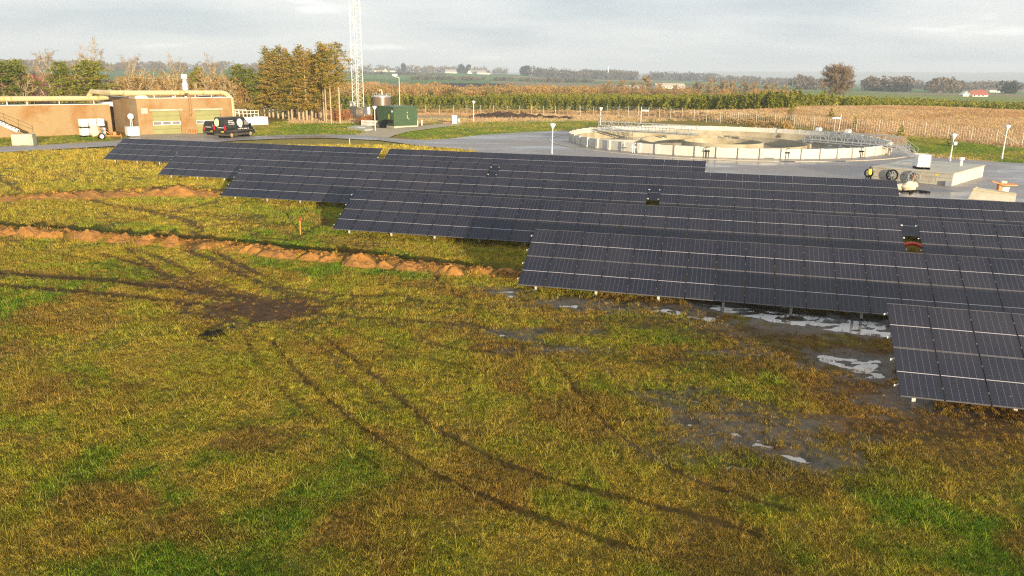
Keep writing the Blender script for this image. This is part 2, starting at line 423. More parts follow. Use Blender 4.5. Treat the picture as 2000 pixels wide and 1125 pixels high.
def bigmesh(name, V, F, mat, smooth=False):
    """V (n,3), F (m,k) arrays of equal face size"""
    me = bpy.data.meshes.new(name); k = F.shape[1]
    me.vertices.add(len(V)); me.vertices.foreach_set('co', np.ascontiguousarray(V, np.float32).ravel())
    me.loops.add(F.size); me.loops.foreach_set('vertex_index', np.ascontiguousarray(F, np.int32).ravel())
    me.polygons.add(len(F)); me.polygons.foreach_set('loop_start', np.arange(0, F.size, k, dtype=np.int32))
    me.polygons.foreach_set('loop_total', np.full(len(F), k, np.int32))
    if smooth: me.polygons.foreach_set('use_smooth', np.ones(len(F), bool))
    me.materials.append(M[mat] if isinstance(mat, str) else mat)
    me.update(calc_edges=True); return me

# ------------------------------------------------------------------ the field: tracks, mud, trenches, puddles (ground coordinates)
ROW_D = np.array([0.96814, -0.25043]); ROW_E = np.array([0.25043, 0.96814])      # along a row, away from the camera
ROW_RZ = math.atan2(ROW_D[1], ROW_D[0])
TILT = math.radians(30.0); PITCH_U = 1.154; MOD_L = 1.797; EDGE_Z = 0.513
ROW_O = {1: (10.907, 19.737), 2: (0.232, 31.037), 3: (-10.267, 42.504), 4: (-20.965, 54.037), 5: (-30.456, 65.212), 6: (-41.086, 76.587)}

TRACKS = [  # pixels of the survey photo, half width m, depth m, darkness
    ([(-60, 533), (60, 540), (150, 547), (250, 556), (370, 568), (480, 582)], 0.42, 0.10, 1.0),
    ([(-60, 557), (60, 566), (160, 575), (250, 583), (330, 592), (400, 599), (460, 606)], 0.26, 0.08, 0.95),
    ([(250, 490), (290, 520), (330, 548), (370, 565), (430, 590)], 0.22, 0.05, 0.75),
    ([(255, 488), (320, 510), (365, 530), (395, 556), (420, 585)], 0.22, 0.05, 0.75),
    ([(365, 492), (420, 513), (470, 540), (530, 566), (610, 590)], 0.25, 0.05, 0.8),
    ([(85, 493), (150, 506), (230, 525), (320, 552)], 0.2, 0.03, 0.45),
    ([(200, 500), (290, 525), (370, 556), (450, 585)], 0.24, 0.05, 0.75),
    ([(420, 495), (480, 525), (540, 560), (600, 600)], 0.24, 0.05, 0.75),
    ([(560, 600), (680, 625), (820, 632), (900, 640)], 0.22, 0.04, 0.6),
    ([(470, 450), (520, 470), (640, 475), (760, 480)], 0.25, 0.04, 0.6),
    ([(360, 545), (420, 560), (470, 575), (540, 595)], 0.3, 0.05, 0.7),
    ([(530, 670), (570, 720), (630, 775), (700, 835), (770, 885), (850, 930), (930, 968), (1010, 1000), (1120, 1040), (1250, 1085)], 0.13, 0.09, 0.64),
    ([(620, 655), (680, 695), (740, 745), (800, 800), (860, 848), (930, 885), (1000, 915), (1080, 945), (1190, 975), (1330, 1005), (1480, 1050)], 0.15, 0.09, 0.66),
    ([(560, 640), (640, 690), (700, 760), (760, 815)], 0.14, 0.03, 0.5),
    ([(600, 620), (700, 660), (820, 700), (940, 730)], 0.14, 0.03, 0.45),
    ([(470, 640), (500, 700), (560, 770), (640, 850), (740, 920)], 0.13, 0.03, 0.42),
    ([(1120, 690), (1200, 740), (1290, 775), (1400, 800)], 0.13, 0.03, 0.45),
    ([(880, 700), (980, 760), (1100, 800), (1230, 830)], 0.12, 0.02, 0.35),
    ([(1065, 700), (1110, 742), (1135, 782), (1165, 818), (1210, 856), (1270, 895), (1340, 938), (1420, 965), (1540, 1005)], 0.10, 0.09, 0.7),
    ([(740, 628), (800, 652), (850, 678), (920, 692), (1000, 700)], 0.16, 0.05, 0.55),
    ([(900, 633), (950, 643), (1010, 660), (1060, 672), (1100, 686)], 0.16, 0.06, 0.6),
    ([(560, 566), (640, 578), (720, 584), (780, 580), (850, 598)], 0.2, 0.05, 0.65),
    ([(640, 596), (720, 600), (800, 604), (900, 612)], 0.18, 0.04, 0.5),
    ([(850, 526), (852, 550), (870, 570), (905, 585)], 0.16, 0.05, 0.8),
    ([(150, 388), (230, 405), (300, 418), (360, 432), (390, 447), (378, 470), (372, 492)], 0.35, 0.05, 0.7),
    ([(430, 395), (380, 408), (320, 420), (260, 434), (200, 446)], 0.3, 0.04, 0.55),
    ([(210, 402), (290, 413), (400, 420), (470, 432), (560, 440)], 0.3, 0.04, 0.5),
    ([(375, 452), (430, 442), (500, 440), (600, 445), (650, 440)], 0.28, 0.04, 0.55),
    ([(575, 470), (600, 455), (640, 437)], 0.25, 0.05, 0.7),
    ([(560, 458), (590, 472), (660, 480), (760, 487)], 0.22, 0.04, 0.5),
    ([(0, 505), (60, 502), (110, 498)], 0.2, 0.03, 0.4),
    ([(1290, 800), (1360, 830), (1430, 845), (1520, 880), (1610, 915)], 0.18, 0.06, 0.7),
    ([(1350, 760), (1420, 785), (1500, 800), (1590, 820)], 0.16, 0.05, 0.6),
    ([(1200, 760), (1280, 790), (1340, 806)], 0.16, 0.05, 0.6),
    ([(0, 350), (20, 362), (40, 375)], 0.3, 0.04, 0.6),
]
MUDS = [  # centre px, radius m across, radius m away, strength
    (510, 607, 3.2, 2.3, 1.0), (460, 600, 1.6, 1.3, 0.8), (590, 640, 1.6, 1.2, 0.45), (1640, 640, 5.0, 1.7, 0.9), (1450, 605, 3.0, 1.2, 0.75), (1230, 590, 5.0, 0.9, 0.55),
    (1690, 700, 2.3, 1.5, 0.9), (1740, 770, 2.0, 1.4, 0.85), (1860, 830, 2.2, 0.9, 0.8), (1960, 815, 2.0, 0.8, 0.7), (1400, 700, 2.5, 1.2, 0.5), (1100, 690, 2.5, 0.8, 0.5),
    (1040, 650, 1.6, 0.7, 0.45), (760, 700, 1.2, 0.6, 0.3), (860, 525, 4.0, 1.0, 0.5), (1480, 840, 2.6, 1.4, 0.5), (1600, 900, 1.5, 0.8, 0.4), (390, 470, 1.0, 1.2, 0.7), (480, 432, 1.6, 0.7, 0.5), (1150, 600, 2.2, 0.8, 0.4),
    (1800, 500, 2.0, 1.0, 0.4), (800, 560, 2.5, 0.8, 0.3), (1900, 950, 1.6, 0.8, 0.25), (760, 640, 1.5, 0.6, 0.3), (1770, 845, 3.6, 1.3, 0.75), (1890, 900, 2.6, 0.9, 0.5), (1500, 655, 4.0, 1.2, 0.7), (1290, 635, 5.0, 0.9, 0.55), (1360, 715, 3.0, 1.2, 0.55), (1620, 775, 2.2, 1.3, 0.5), (1680, 760, 1.8, 1.5, 0.7), (1180, 700, 2.5, 0.8, 0.45), (640, 600, 2.6, 0.9, 0.5), (420, 580, 2.2, 1.0, 0.55), (900, 600, 3.0, 0.7, 0.4), (700, 470, 3.5, 1.2, 0.35), (450, 425, 3.0, 1.2, 0.4)]
TRENCHES = [
    [(-90, 432), (0, 441), (100, 446), (200, 454), (300, 462), (380, 469), (450, 474), (560, 484), (650, 492), (740, 500), (850, 514), (1010, 532), (1060, 540)],
    [(-80, 388), (0, 383), (100, 378), (200, 374), (300, 367), (350, 366), (430, 374)]]
PUDDLES = [  # polygon px, depth
    ([(1345, 588), (1450, 597), (1560, 610), (1735, 628), (1745, 662), (1640, 650), (1500, 630), (1400, 612)], 1.0),
    ([(1555, 686), (1640, 692), (1735, 700), (1745, 742), (1690, 738), (1630, 715)], 1.0),
    ([(950, 566), (1015, 566), (1010, 582), (965, 578)], 0.8),
    ([(1070, 584), (1130, 592), (1150, 606), (1090, 600)], 0.75),
    ([(1190, 592), (1290, 596), (1400, 618), (1395, 630), (1280, 612), (1190, 604)], 0.72),
    ([(905, 632), (960, 642), (1005, 656), (1050, 668), (1046, 674), (990, 660), (930, 642)], 0.9),
    ([(1035, 650), (1065, 644), (1072, 648), (1045, 656)], 0.8),
    ([(1065, 672), (1098, 680), (1094, 687), (1070, 682)], 0.85), ([(940, 680), (970, 686), (966, 691), (944, 687)], 0.8),
    ([(1150, 648), (1178, 650), (1172, 656), (1152, 656)], 0.8),
    ([(1300, 750), (1390, 765), (1480, 800), (1450, 830), (1360, 800), (1300, 775)], 0.4),
    ([(1330, 815), (1420, 830), (1540, 870), (1620, 910), (1600, 918), (1500, 885), (1400, 850), (1330, 826)], 0.56),
    ([(1400, 880), (1500, 900), (1560, 950), (1470, 960), (1400, 920)], 0.38), ([(700, 383), (0, 0), (0, 0)], 0) ]
PUDDLES = [(gp(p), d) for p, d in PUDDLES if d > 0]
TRACKS_G = [(gp(p), w, dp, k) for p, w, dp, k in TRACKS]
MUDS_G = [(*G(px, py)[:2], a, b, k) for px, py, a, b, k in MUDS]
TRENCH_G = [gp(p) for p in TRENCHES]

def field_masks(x, y):
    """mud 0..1, wet 0..1, trench 0..1, depth of tracks"""
    x = np.asarray(x, float); y = np.asarray(y, float)
    wx = x + 0.5 * (fbm(x * 0.9, y * 0.9, 3, 3) - 0.5); wy = y + 0.5 * (fbm(x * 0.9, y * 0.9, 8, 3) - 0.5)
    tx = x + 0.14 * (fbm(x * 1.6, y * 1.6, 3, 3) - 0.5); ty = y + 0.14 * (fbm(x * 1.6, y * 1.6, 8, 3) - 0.5)
    patch = fbm(x * 0.7, y * 0.7, 12, 3)
    ragged = fbm(x * 2.6, y * 2.6, 5, 3)
    mud = np.zeros(x.shape); dep = np.zeros(x.shape)
    for poly, w, dp, k in TRACKS_G:
        d = seg_dist(tx, ty, poly)
        m = k * (1 - sstep(w * 0.4, w * 1.9, d + 0.22 * w * (ragged - 0.5) * 4)) * np.maximum(sstep(0.36, 0.62, ragged * 0.45 + patch * 0.55 + 0.18 * k), 0.6 * k * k)
        mud = np.maximum(mud, m)
        dep = np.minimum(dep, -dp * (1 - sstep(w * 0.4, w * 1.1, d)))
        dep = dep + dp * 0.45 * np.exp(-((d - w * 1.5) / (w * 0.45)) ** 2)
    for cx, cy, a, b, k in MUDS_G:
        q = np.hypot((wx - cx) / a, (wy - cy) / b)
        m = k * (1 - sstep(0.45, 1.15, q + 1.1 * (ragged - 0.5)))
        mud = np.maximum(mud, m)
    tr = np.zeros(x.shape)
    for poly in TRENCH_G:
        d = seg_dist(x, y, poly)
        tr = np.maximum(tr, 1 - sstep(0.25, 0.75, d + 0.5 * (ragged - 0.5)))
    wet = np.zeros(x.shape)
    streak = fbm(x * 1.1 + y * 0.25, y * 3.4, 41, 4)
    for poly, d in PUDDLES:
        ins = in_poly(wx, wy, poly); e = seg_dist(wx, wy, poly + [poly[0]])
        sd = np.where(ins, e, -e)
        m = sstep(-0.35, 0.35, sd + 0.5 * (ragged - 0.5)) * sstep(0.86 - 0.58 * d, 0.94 - 0.58 * d, streak * 0.7 + 0.3 * fbm(x * 4.0, y * 6.5, 43, 2) + 0.08)
        wet = np.maximum(wet, m)
    return mud, wet, tr, dep
WATER_Z = -0.035
BANKS = [[(px, py + dy) for px, py in tr_] for tr_, dy in ((TRENCHES[0], 15), (TRENCHES[1], 9))]
BANK_G = [gp(p) for p in BANKS]
def bank_mask(x, y):
    x = np.asarray(x, float); y = np.asarray(y, float); b = np.zeros(x.shape)
    n_ = fbm(x * 0.9, y * 0.9, 91, 3)
    for poly, w in zip(BANK_G, (0.62, 0.95)):
        d = seg_dist(x + 0.5 * (fbm(x * 1.3, y * 1.3, 92, 2) - 0.5), y + 0.7 * (fbm(x * 1.3, y * 1.3, 93, 2) - 0.5), poly)
        b = np.maximum(b, (1 - sstep(w * 0.35, w * 1.25, d)) * sstep(0.25, 0.5, n_ + 0.1))
    return b
DAMPS = [(1440, 850, 3.3, 2.6), (1560, 900, 2.2, 1.6), (1350, 790, 2.0, 1.6), (1640, 640, 5.5, 1.8), (1660, 715, 2.8, 1.6), (1300, 605, 5.5, 1.0), (1110, 595, 2.6, 1.0), (985, 572, 1.6, 0.9), (1000, 658, 2.6, 1.0), (1150, 652, 1.6, 0.6), (1480, 690, 2.4, 1.0), (1760, 790, 2.0, 1.2), (1050, 685, 2.4, 0.7)]
DAMP_G = [(*G(px, py)[:2], a, b) for px, py, a, b in DAMPS]
def damp_mask(x, y):
    x = np.asarray(x, float); y = np.asarray(y, float); d = np.zeros(x.shape)
    n_ = fbm(x * 1.0 + y * 0.3, y * 2.6, 95, 4)
    for cx, cy, a, b in DAMP_G: d = np.maximum(d, 1 - sstep(0.4, 1.15, np.hypot((x - cx) / a, (y - cy) / b) + 1.5 * (n_ - 0.5)))
    return d
def field_height(x, y, masks=None):
    mud, wet, tr, dep = masks if masks is not None else field_masks(x, y)
    h = 0.09 * fbm(x * 0.35, y * 0.35, 21, 3) + 0.05 * fbm(x * 1.7, y * 1.7, 22, 3)
    h = h + 0.09 * mud * (fbm(x * 3.1, y * 3.1, 23, 3) - 0.45) + dep * (0.75 + 0.5 * vnoise(x * 2, y * 2, 4))
    h = h - 0.30 * tr
    bk = bank_mask(x, y); h = h + bk * (0.10 + 0.34 * fbm(x * 1.9, y * 1.9, 94, 4))
    h = h * (1 - wet) + wet * (WATER_Z - 0.045 + 0.165 * fbm(x * 1.7, y * 4.2, 31, 4) ** 2.2)
    dry = (1 - np.clip(wet * 3, 0, 1)) * (1 - tr)
    return np.maximum(h, np.where(dry > 0.5, -0.02, -1.0))
RIDGE_PX = [-900, 0, 250, 450, 600, 850, 1000, 1100, 1400, 1520, 1700, 2000, 2900]
RIDGE_Z1 = [14, 15, 15, 19, 17, 17, 15, 10, 5, 0, -2, -2, 0]
RIDGE_Z2 = [60, 40, 40, 40, 40, 40, 50, 60, 70, 76, 84, 92, 90]
RIDGE_AZ = [az_px(q) for q in RIDGE_PX]
KN = at_range(1830, 172)
def ground_z(x, y):
    x = np.asarray(x, float); y = np.asarray(y, float)
    r = np.hypot(x, y); a = np.arctan2(x, y)
    z1 = np.interp(a, RIDGE_AZ, RIDGE_Z1); z2 = np.interp(a, RIDGE_AZ, RIDGE_Z2)
    z = z1 * sstep(520, 2100, r) - 0.4 * z1 * sstep(2300, 4500, r)
    z = z + z2 * sstep(5000, 9000, r) + 1.2 * (fbm(x / 260, y / 260, 61, 3) - 0.5) * sstep(300, 700, r)
    z = z + 14 * (fbm(x / 1500, y / 1500, 62, 3) - 0.45) * sstep(4500, 8000, r)
    # straw-covered knoll beyond the fence
    dx = x - KN[0]; dy = y - KN[1]; ca, sa = math.cos(0.45), math.sin(0.45)
    qx = (dx * ca - dy * sa) / 60.0; qy = (dx * sa + dy * ca) / 38.0
    z = z + 4.1 * np.exp(-(qx ** 2 + qy ** 2) * 1.15) * sstep(118, 150, r)
    return z
# ------------------------------------------------------------------ colour of the ground itself
def poly_px(p): return gp(p)
LAWN = [poly_px([(-200, 263), (0, 266), (215, 258), (225, 279), (0, 289), (-200, 297)]),
        poly_px([(458, 244), (520, 243), (560, 232), (700, 240), (730, 250), (700, 264), (620, 264), (500, 268), (455, 266)]),
        poly_px([(1765, 276.5), (1790, 277), (1925, 287.5), (2000, 292.5), (2150, 303), (2200, 326), (1990, 321), (1860, 311), (1780, 302)]),
        poly_px([(770, 262), (900, 243), (1000, 238), (1120, 240), (1180, 246), (1110, 257), (1000, 262), (880, 273), (820, 275)]),
        poly_px([(690, 226), (760, 232), (850, 243), (900, 240), (930, 236), (900, 228), (700, 222)])]
STRIP = poly_px([(430, 278), (560, 272), (700, 273), (830, 287), (930, 297), (700, 292), (420, 281)])
FIELDS_SEED = 77
def ground_colour(x, y, masks=None):
    x = np.asarray(x, float); y = np.asarray(y, float); n = x.shape
    r = np.hypot(x, y); a = np.arctan2(x, y)
    def col(c): return np.broadcast_to(np.array(c), n + (3,)).copy()
    def mixc(A, B, t): return A * (1 - t[..., None]) + np.array(B) * t[..., None]
    lush = fbm(x * 0.16, y * 0.16, 51, 4); fine = fbm(x * 1.1, y * 1.1, 52, 4)
    c = mixc(col((0.215, 0.165, 0.038)), (0.175, 0.165, 0.027), sstep(0.35, 0.62, fine))
    c = mixc(c, (0.085, 0.135, 0.016), sstep(0.45, 0.61, lush * 0.7 + fine * 0.3))
    c = mixc(c, (0.16, 0.10, 0.034), sstep(0.56, 0.74, fbm(x * 0.45, y * 0.45, 53, 4)) * 0.8)
    # drier and yellower towards the rear of the field, browner by the right-hand rows
    c = mixc(c, (0.30, 0.225, 0.055), sstep(38, 80, r) * 0.65)
    br = sstep(2, 10, x) * sstep(14, 20, y) * (1 - sstep(34, 46, y))
    c = mixc(c, (0.165, 0.095, 0.03), br * sstep(0.28, 0.58, fbm(x * 0.5, y * 0.5, 54, 3)) * 0.85)
    if masks is None: masks = field_masks(x, y)
    mud, wet, tr, dep = masks
    c = mixc(c, (0.098, 0.054, 0.022), np.clip(mud * 1.05, 0, 1))
    c = mixc(c, (0.095, 0.062, 0.032), damp_mask(x, y) * 0.55)
    c = mixc(c, (0.05, 0.031, 0.016), tr)
    bk = bank_mask(x, y); c = mixc(c, (0.42, 0.21, 0.05), bk * sstep(0.3, 0.5, fbm(x * 2.2, y * 2.2, 96, 3))); c = mixc(c, (0.12, 0.06, 0.022), bk * (1 - sstep(0.3, 0.5, fbm(x * 2.2, y * 2.2, 96, 3))))
    c = mixc(c, (0.075, 0.055, 0.035), np.clip(wet, 0, 1) * 0.8)
    for p in LAWN:
        m = in_poly(x, y, p).astype(float)
        g = fbm(x * 0.25, y * 0.25, 55, 3)
        lc = mixc(col((0.15, 0.205, 0.02)), (0.28, 0.25, 0.045), sstep(0.40, 0.62, g))
        c = c * (1 - m[..., None]) + lc * m[..., None]
    m = in_poly(x, y, STRIP).astype(float); c = mixc(c, (0.30, 0.24, 0.06), m * 0.8)
    # rough strip along the fence, straw knoll, plantation soil
    rough = sstep(150, 160, r) * (1 - sstep(300, 330, r)) * (a > az_px(560))
    rough = np.maximum(rough, sstep(100, 122, r) * (1 - sstep(300, 330, r)) * (a > az_px(1640)) * (1 - in_poly(x, y, LAWN[2])))
    rc = mixc(col((0.54, 0.40, 0.21)), (0.46, 0.31, 0.15), sstep(0.42, 0.62, fbm(x * 0.12, y * 0.12, 56, 4)))
    c = c * (1 - rough[..., None]) + rc * rough[..., None]
    # farmland
    fx = x / 330 + 0.35 * fbm(x / 700, y / 700, 57, 2); fy = y / 260 + 0.3 * fbm(x / 800, y / 800, 58, 2)
    cell = _hash(np.floor(fx).astype(np.int64), np.floor(fy).astype(np.int64), FIELDS_SEED)
    fc = col((0.12, 0.21, 0.06))
    fc = mixc(fc, (0.17, 0.255, 0.08), (cell > 0.45).astype(float)); fc = mixc(fc, (0.30, 0.24, 0.13), (cell > 0.80).astype(float)); fc = mixc(fc, (0.17, 0.135, 0.085), (cell > 0.92).astype(float))
    far = sstep(300, 340, r)
    c = c * (1 - far[..., None]) + fc * far[..., None]
    tanb = sstep(300, 330, r) * (1 - sstep(520, 620, r)) * (a < az_px(1545)) * (a > az_px(300))
    c = mixc(c, (0.38, 0.25, 0.10), tanb * 0.85)
    gf = sstep(300, 330, r) * (1 - sstep(620, 660, r)) * (a > az_px(1540)); c = mixc(c, (0.25, 0.29, 0.07), gf)
    c = mixc(c, (0.10, 0.10, 0.07), sstep(3500, 5200, r) * 0.8)
    lf = sstep(130, 150, r) * (1 - sstep(480, 600, r)) * (a < az_px(520)); c = mixc(c, (0.26, 0.18, 0.06), lf * 0.8)
    return np.clip(c, 0, 1)

# ------------------------------------------------------------------ ground sheet: polar grid, fine where the photograph looks
az_f = np.radians(np.arange(-42, 42.01, 0.21)); az_c = np.radians(np.arange(47, 314, 5.0))
az_all = np.concatenate([az_f, az_c]); NA = len(az_all)
rr = [3.0, 6.0, 9.0]; 
while rr[-1] < 14000:
    q = rr[-1]; rr.append(q + (max(0.12, 0.005 * q) if q < 108 else 0.022 * q))
rr = np.array(rr); NR = len(rr)
RR, AA = np.meshgrid(rr, az_all, indexing='ij')
GX, GY = (RR * np.sin(AA)).ravel(), (RR * np.cos(AA)).ravel()
gm = [np.zeros(GX.shape) for _ in range(4)]
nearm = (GY > 8) & (GY < 100) & (np.abs(GX) < 75)
for k, v in enumerate(field_masks(GX[nearm], GY[nearm])): gm[k][nearm] = v
GZ = ground_z(GX, GY)
fade = 1 - sstep(90, 106, np.hypot(GX, GY))
GZ = GZ + fade * field_height(GX, GY, gm)
GC = ground_colour(GX, GY, gm)
i, j = np.meshgrid(np.arange(NR - 1), np.arange(NA), indexing='ij'); j2 = (j + 1) % NA
GF = np.stack([i * NA + j, i * NA + j2, (i + 1) * NA + j2, (i + 1) * NA + j], -1).reshape(-1, 4)
keepf = np.all(np.hypot(GX - 30.23, GY - 112.09)[GF] > 22.8, axis=1); GF = GF[keepf]
def groundmat():
    t = NT('field ground'); p = t.pos()
    at = t.n('ShaderNodeVertexColor', layer_name='gcol').outputs[0]
    mu = t.n('ShaderNodeAttribute', attribute_name='mud').outputs['Fac']
    n1 = t.noise(6, 6, p, 0.75); n2 = t.noise(1.3, 5, p, 0.6)
    c = t.mix(1.0, at, t.ramp(n1, [(0.3, (0.55, 0.55, 0.55)), (0.7, (1.35, 1.3, 1.25))]), 'MULTIPLY')
    c = t.mix(1.0, c, t.ramp(n2, [(0.35, (0.75, 0.78, 0.8)), (0.65, (1.2, 1.18, 1.15))]), 'MULTIPLY')
    dm = t.n('ShaderNodeAttribute', attribute_name='damp').outputs['Fac']
    rough = t.math('SUBTRACT', 0.95, t.math('ADD', t.math('MULTIPLY', mu, 0.2), t.math('MULTIPLY', dm, 0.38)))
    t.bsdf(c, rough, bump=n1, bump_s=0.6, bump_d=0.06, Specular_IOR_Level=t.math('ADD', 0.1, t.math('MULTIPLY', dm, 0.4))); return t.m
gme = bigmesh('field_ground', np.stack([GX, GY, GZ], 1), GF, groundmat(), smooth=True)
GC[nearm] *= (0.85 + 0.1 * gm[0][nearm])[:, None]      # near ground colour lowered, less so on mud
ca = gme.color_attributes.new('gcol', 'FLOAT_COLOR', 'POINT')
ca.data.foreach_set('color', np.concatenate([GC, np.ones((len(GC), 1))], 1).astype(np.float32).ravel())
da_ = np.zeros(len(GX)); da_[nearm] = damp_mask(GX[nearm], GY[nearm]); at = gme.attributes.new('damp', 'FLOAT', 'POINT'); at.data.foreach_set('value', da_.astype(np.float32))
at = gme.attributes.new('mud', 'FLOAT', 'POINT'); at.data.foreach_set('value', np.clip(gm[0] + gm[1] + gm[2], 0, 1).astype(np.float32))
tag(link('ground', gme), kind='structure')

# puddle water, one level sheet per hollow
def sheet(name, poly, z, mat, kind='structure'):
    mb = MB(); mb.add([(x, y, z) for x, y in poly], [tuple(range(len(poly)))])
    me = mb.mesh(name, mat)
    bm = bmesh.new(); bm.from_mesh(me); bmesh.ops.triangulate(bm, faces=bm.faces)
    for f in bm.faces:
        if f.normal.z < 0: f.normal_flip()
    bm.to_mesh(me); bm.free()
    return tag(link(name, me), kind=kind)
for poly, d in PUDDLES:
    P = np.array(poly); c_ = P.mean(0)
    q = c_ + (P - c_) * (1 + 0.5 / (np.linalg.norm(P - c_, axis=1, keepdims=True) + 0.2))
    sheet('puddle_water', [tuple(v) for v in q], WATER_Z, 'puddle')

# ------------------------------------------------------------------ roads, yard, apron
ROAD = poly_px([(-260, 299), (0, 288.8), (222, 278.6), (300, 274)]) 
road_top = [(-260, 299), (0, 288.8), (120, 283), (222, 277), (262, 270.2), (460, 267.8), (500, 266.8), (560, 265.2), (640, 263.8), (715, 265), (777, 272.3), (827, 275.0)]
road_bot = [(827, 287), (740, 275.3), (640, 271), (550, 272.2), (466, 275.6), (400, 281), (300, 284.5), (220, 287), (0, 299.5), (-260, 312)]
sheet('road', poly_px(road_top + road_bot), 0.115, 'asphalt')
def RC(u, e): p = u * ROW_D + e * ROW_E; return (p[0], p[1])
# wide asphalt yard round the settling tank
yard = poly_px([(827, 275), (877, 272.5), (940, 265), (1015, 260), (1110, 256), (1150, 249)])
yard += [(16.0, 139.0), (31.0, 141.0), (47.0, 137.0), (56, 126), (58, 113)] + poly_px([(1778, 303), (1860, 312.5), (2000, 321), (2150, 332)])
yard += [(75.0, 60.0), RC(45, 52.8), RC(16.5, 52.8), RC(15.5, 61.2), RC(2.0, 61.2), RC(1.0, 70.0), RC(-19, 70.6)] + poly_px([(927, 296), (890, 292), (827, 287)])
def holed_sheet(name, poly, hole, z, mat):
    bm = bmesh.new(); ed = []
    for lp in (poly, hole):
        vs = [bm.verts.new((x, y, z)) for x, y in lp]; ed += [bm.edges.new((vs[q], vs[(q + 1) % len(vs)])) for q in range(len(vs))]
    bmesh.ops.triangle_fill(bm, use_beauty=True, use_dissolve=False, edges=ed, normal=(0, 0, 1))
    for f in bm.faces:
        if f.normal.z < 0: f.normal_flip()
    me = bpy.data.meshes.new(name); bm.to_mesh(me); bm.free(); me.materials.append(M[mat]); return tag(link(name, me), kind='structure')
TANK_C = np.array([30.23, 112.09]); TANK_R = 22.0
holed_sheet('yard', yard, [(TANK_C[0] + (TANK_R - 0.12) * math.cos(q), TANK_C[1] + (TANK_R - 0.12) * math.sin(q)) for q in np.linspace(0, 2 * math.pi, 97)[:-1]], 0.120, 'asphalt')
sheet('apron', poly_px([(258, 265.5), (274, 264), (455, 261), (458, 267.9), (300, 269.8), (250, 271)]), 0.126, 'apron')
sheet('gravel_path', poly_px([(690, 265.5), (720, 258), (735, 251), (770, 252), (820, 247), (860, 243), (900, 241), (905, 245), (860, 250), (800, 258), (772, 265), (760, 270)]), 0.122, 'gravel')
TANK_C = np.array([30.23, 112.09]); TANK_R = 22.0
def ring(name, r0, r1, z0, z1, mat, kind='structure', n=128, parent=None):
    mb = MB(); prof = [(r0, z0), (r0, z1), (r1, z1), (r1, z0)]
    vs = [(r * math.cos(2 * math.pi * k / n), r * math.sin(2 * math.pi * k / n), z) for r, z in prof for k in range(n)]
    fs = [(a_ * n + k, a_ * n + (k + 1) % n, ((a_ + 1) % 4) * n + (k + 1) % n, ((a_ + 1) % 4) * n + k) for a_ in range(4) for k in range(n)]
    mb.add(vs, fs)
    o = link(name, mb.mesh(name, mat), parent, loc=(0, 0, 0) if parent else (TANK_C[0], TANK_C[1], 0))
    if kind: tag(o, kind=kind)
    return o
ring('kerb', TANK_R + 2.9, TANK_R + 3.15, 0.0, 0.19, 'kerb')

# ------------------------------------------------------------------ grass (uncountable): tufts scattered over the field
def tuft_mesh(name, nb, spread, hmin, hmax, wid, seed):
    rg = np.random.default_rng(seed); V = []; F = []
    for b in range(nb):
        a = rg.uniform(0, 6.283); rad = spread * math.sqrt(rg.uniform()); x, y = rad * math.cos(a), rad * math.sin(a)
        h = rg.uniform(hmin, hmax); ya = rg.uniform(0, 6.283); lean = rg.uniform(0.2, 1.1) * h
        w = wid * rg.uniform(0.6, 1.3); la = rg.uniform(0, 6.283)
        dx, dy = math.cos(ya) * w, math.sin(ya) * w; lx, ly = math.cos(la) * lean, math.sin(la) * lean
        k = len(V)
        V += [(x - dx, y - dy, -0.01), (x + dx, y + dy, -0.01), (x + lx * .4 + dx * .8, y + ly * .4 + dy * .8, h * .62), (x + lx * .4 - dx * .8, y + ly * .4 - dy * .8, h * .62), (x + lx, y + ly, h)]
        F += [(k, k + 1, k + 2), (k, k + 2, k + 3), (k + 3, k + 2, k + 4)]
    return bigmesh(name, np.array(V), np.array(F), M['grass'])
def grassmat():
    t = NT('meadow grass'); at = t.n('ShaderNodeAttribute', attribute_name='gcol', attribute_type='INSTANCER').outputs['Color']
    d = t.n('ShaderNodeBsdfDiffuse', {'Color': at}); tr = t.n('ShaderNodeBsdfTranslucent', {'Color': at})
    mx = t.n('ShaderNodeMixShader', {0: 0.3}); t.t.links.new(d.outputs[0], mx.inputs[1]); t.t.links.new(tr.outputs[0], mx.inputs[2])
    t.t.links.new(mx.outputs[0], t.out.inputs[0]); return t.m
M['grass'] = grassmat()
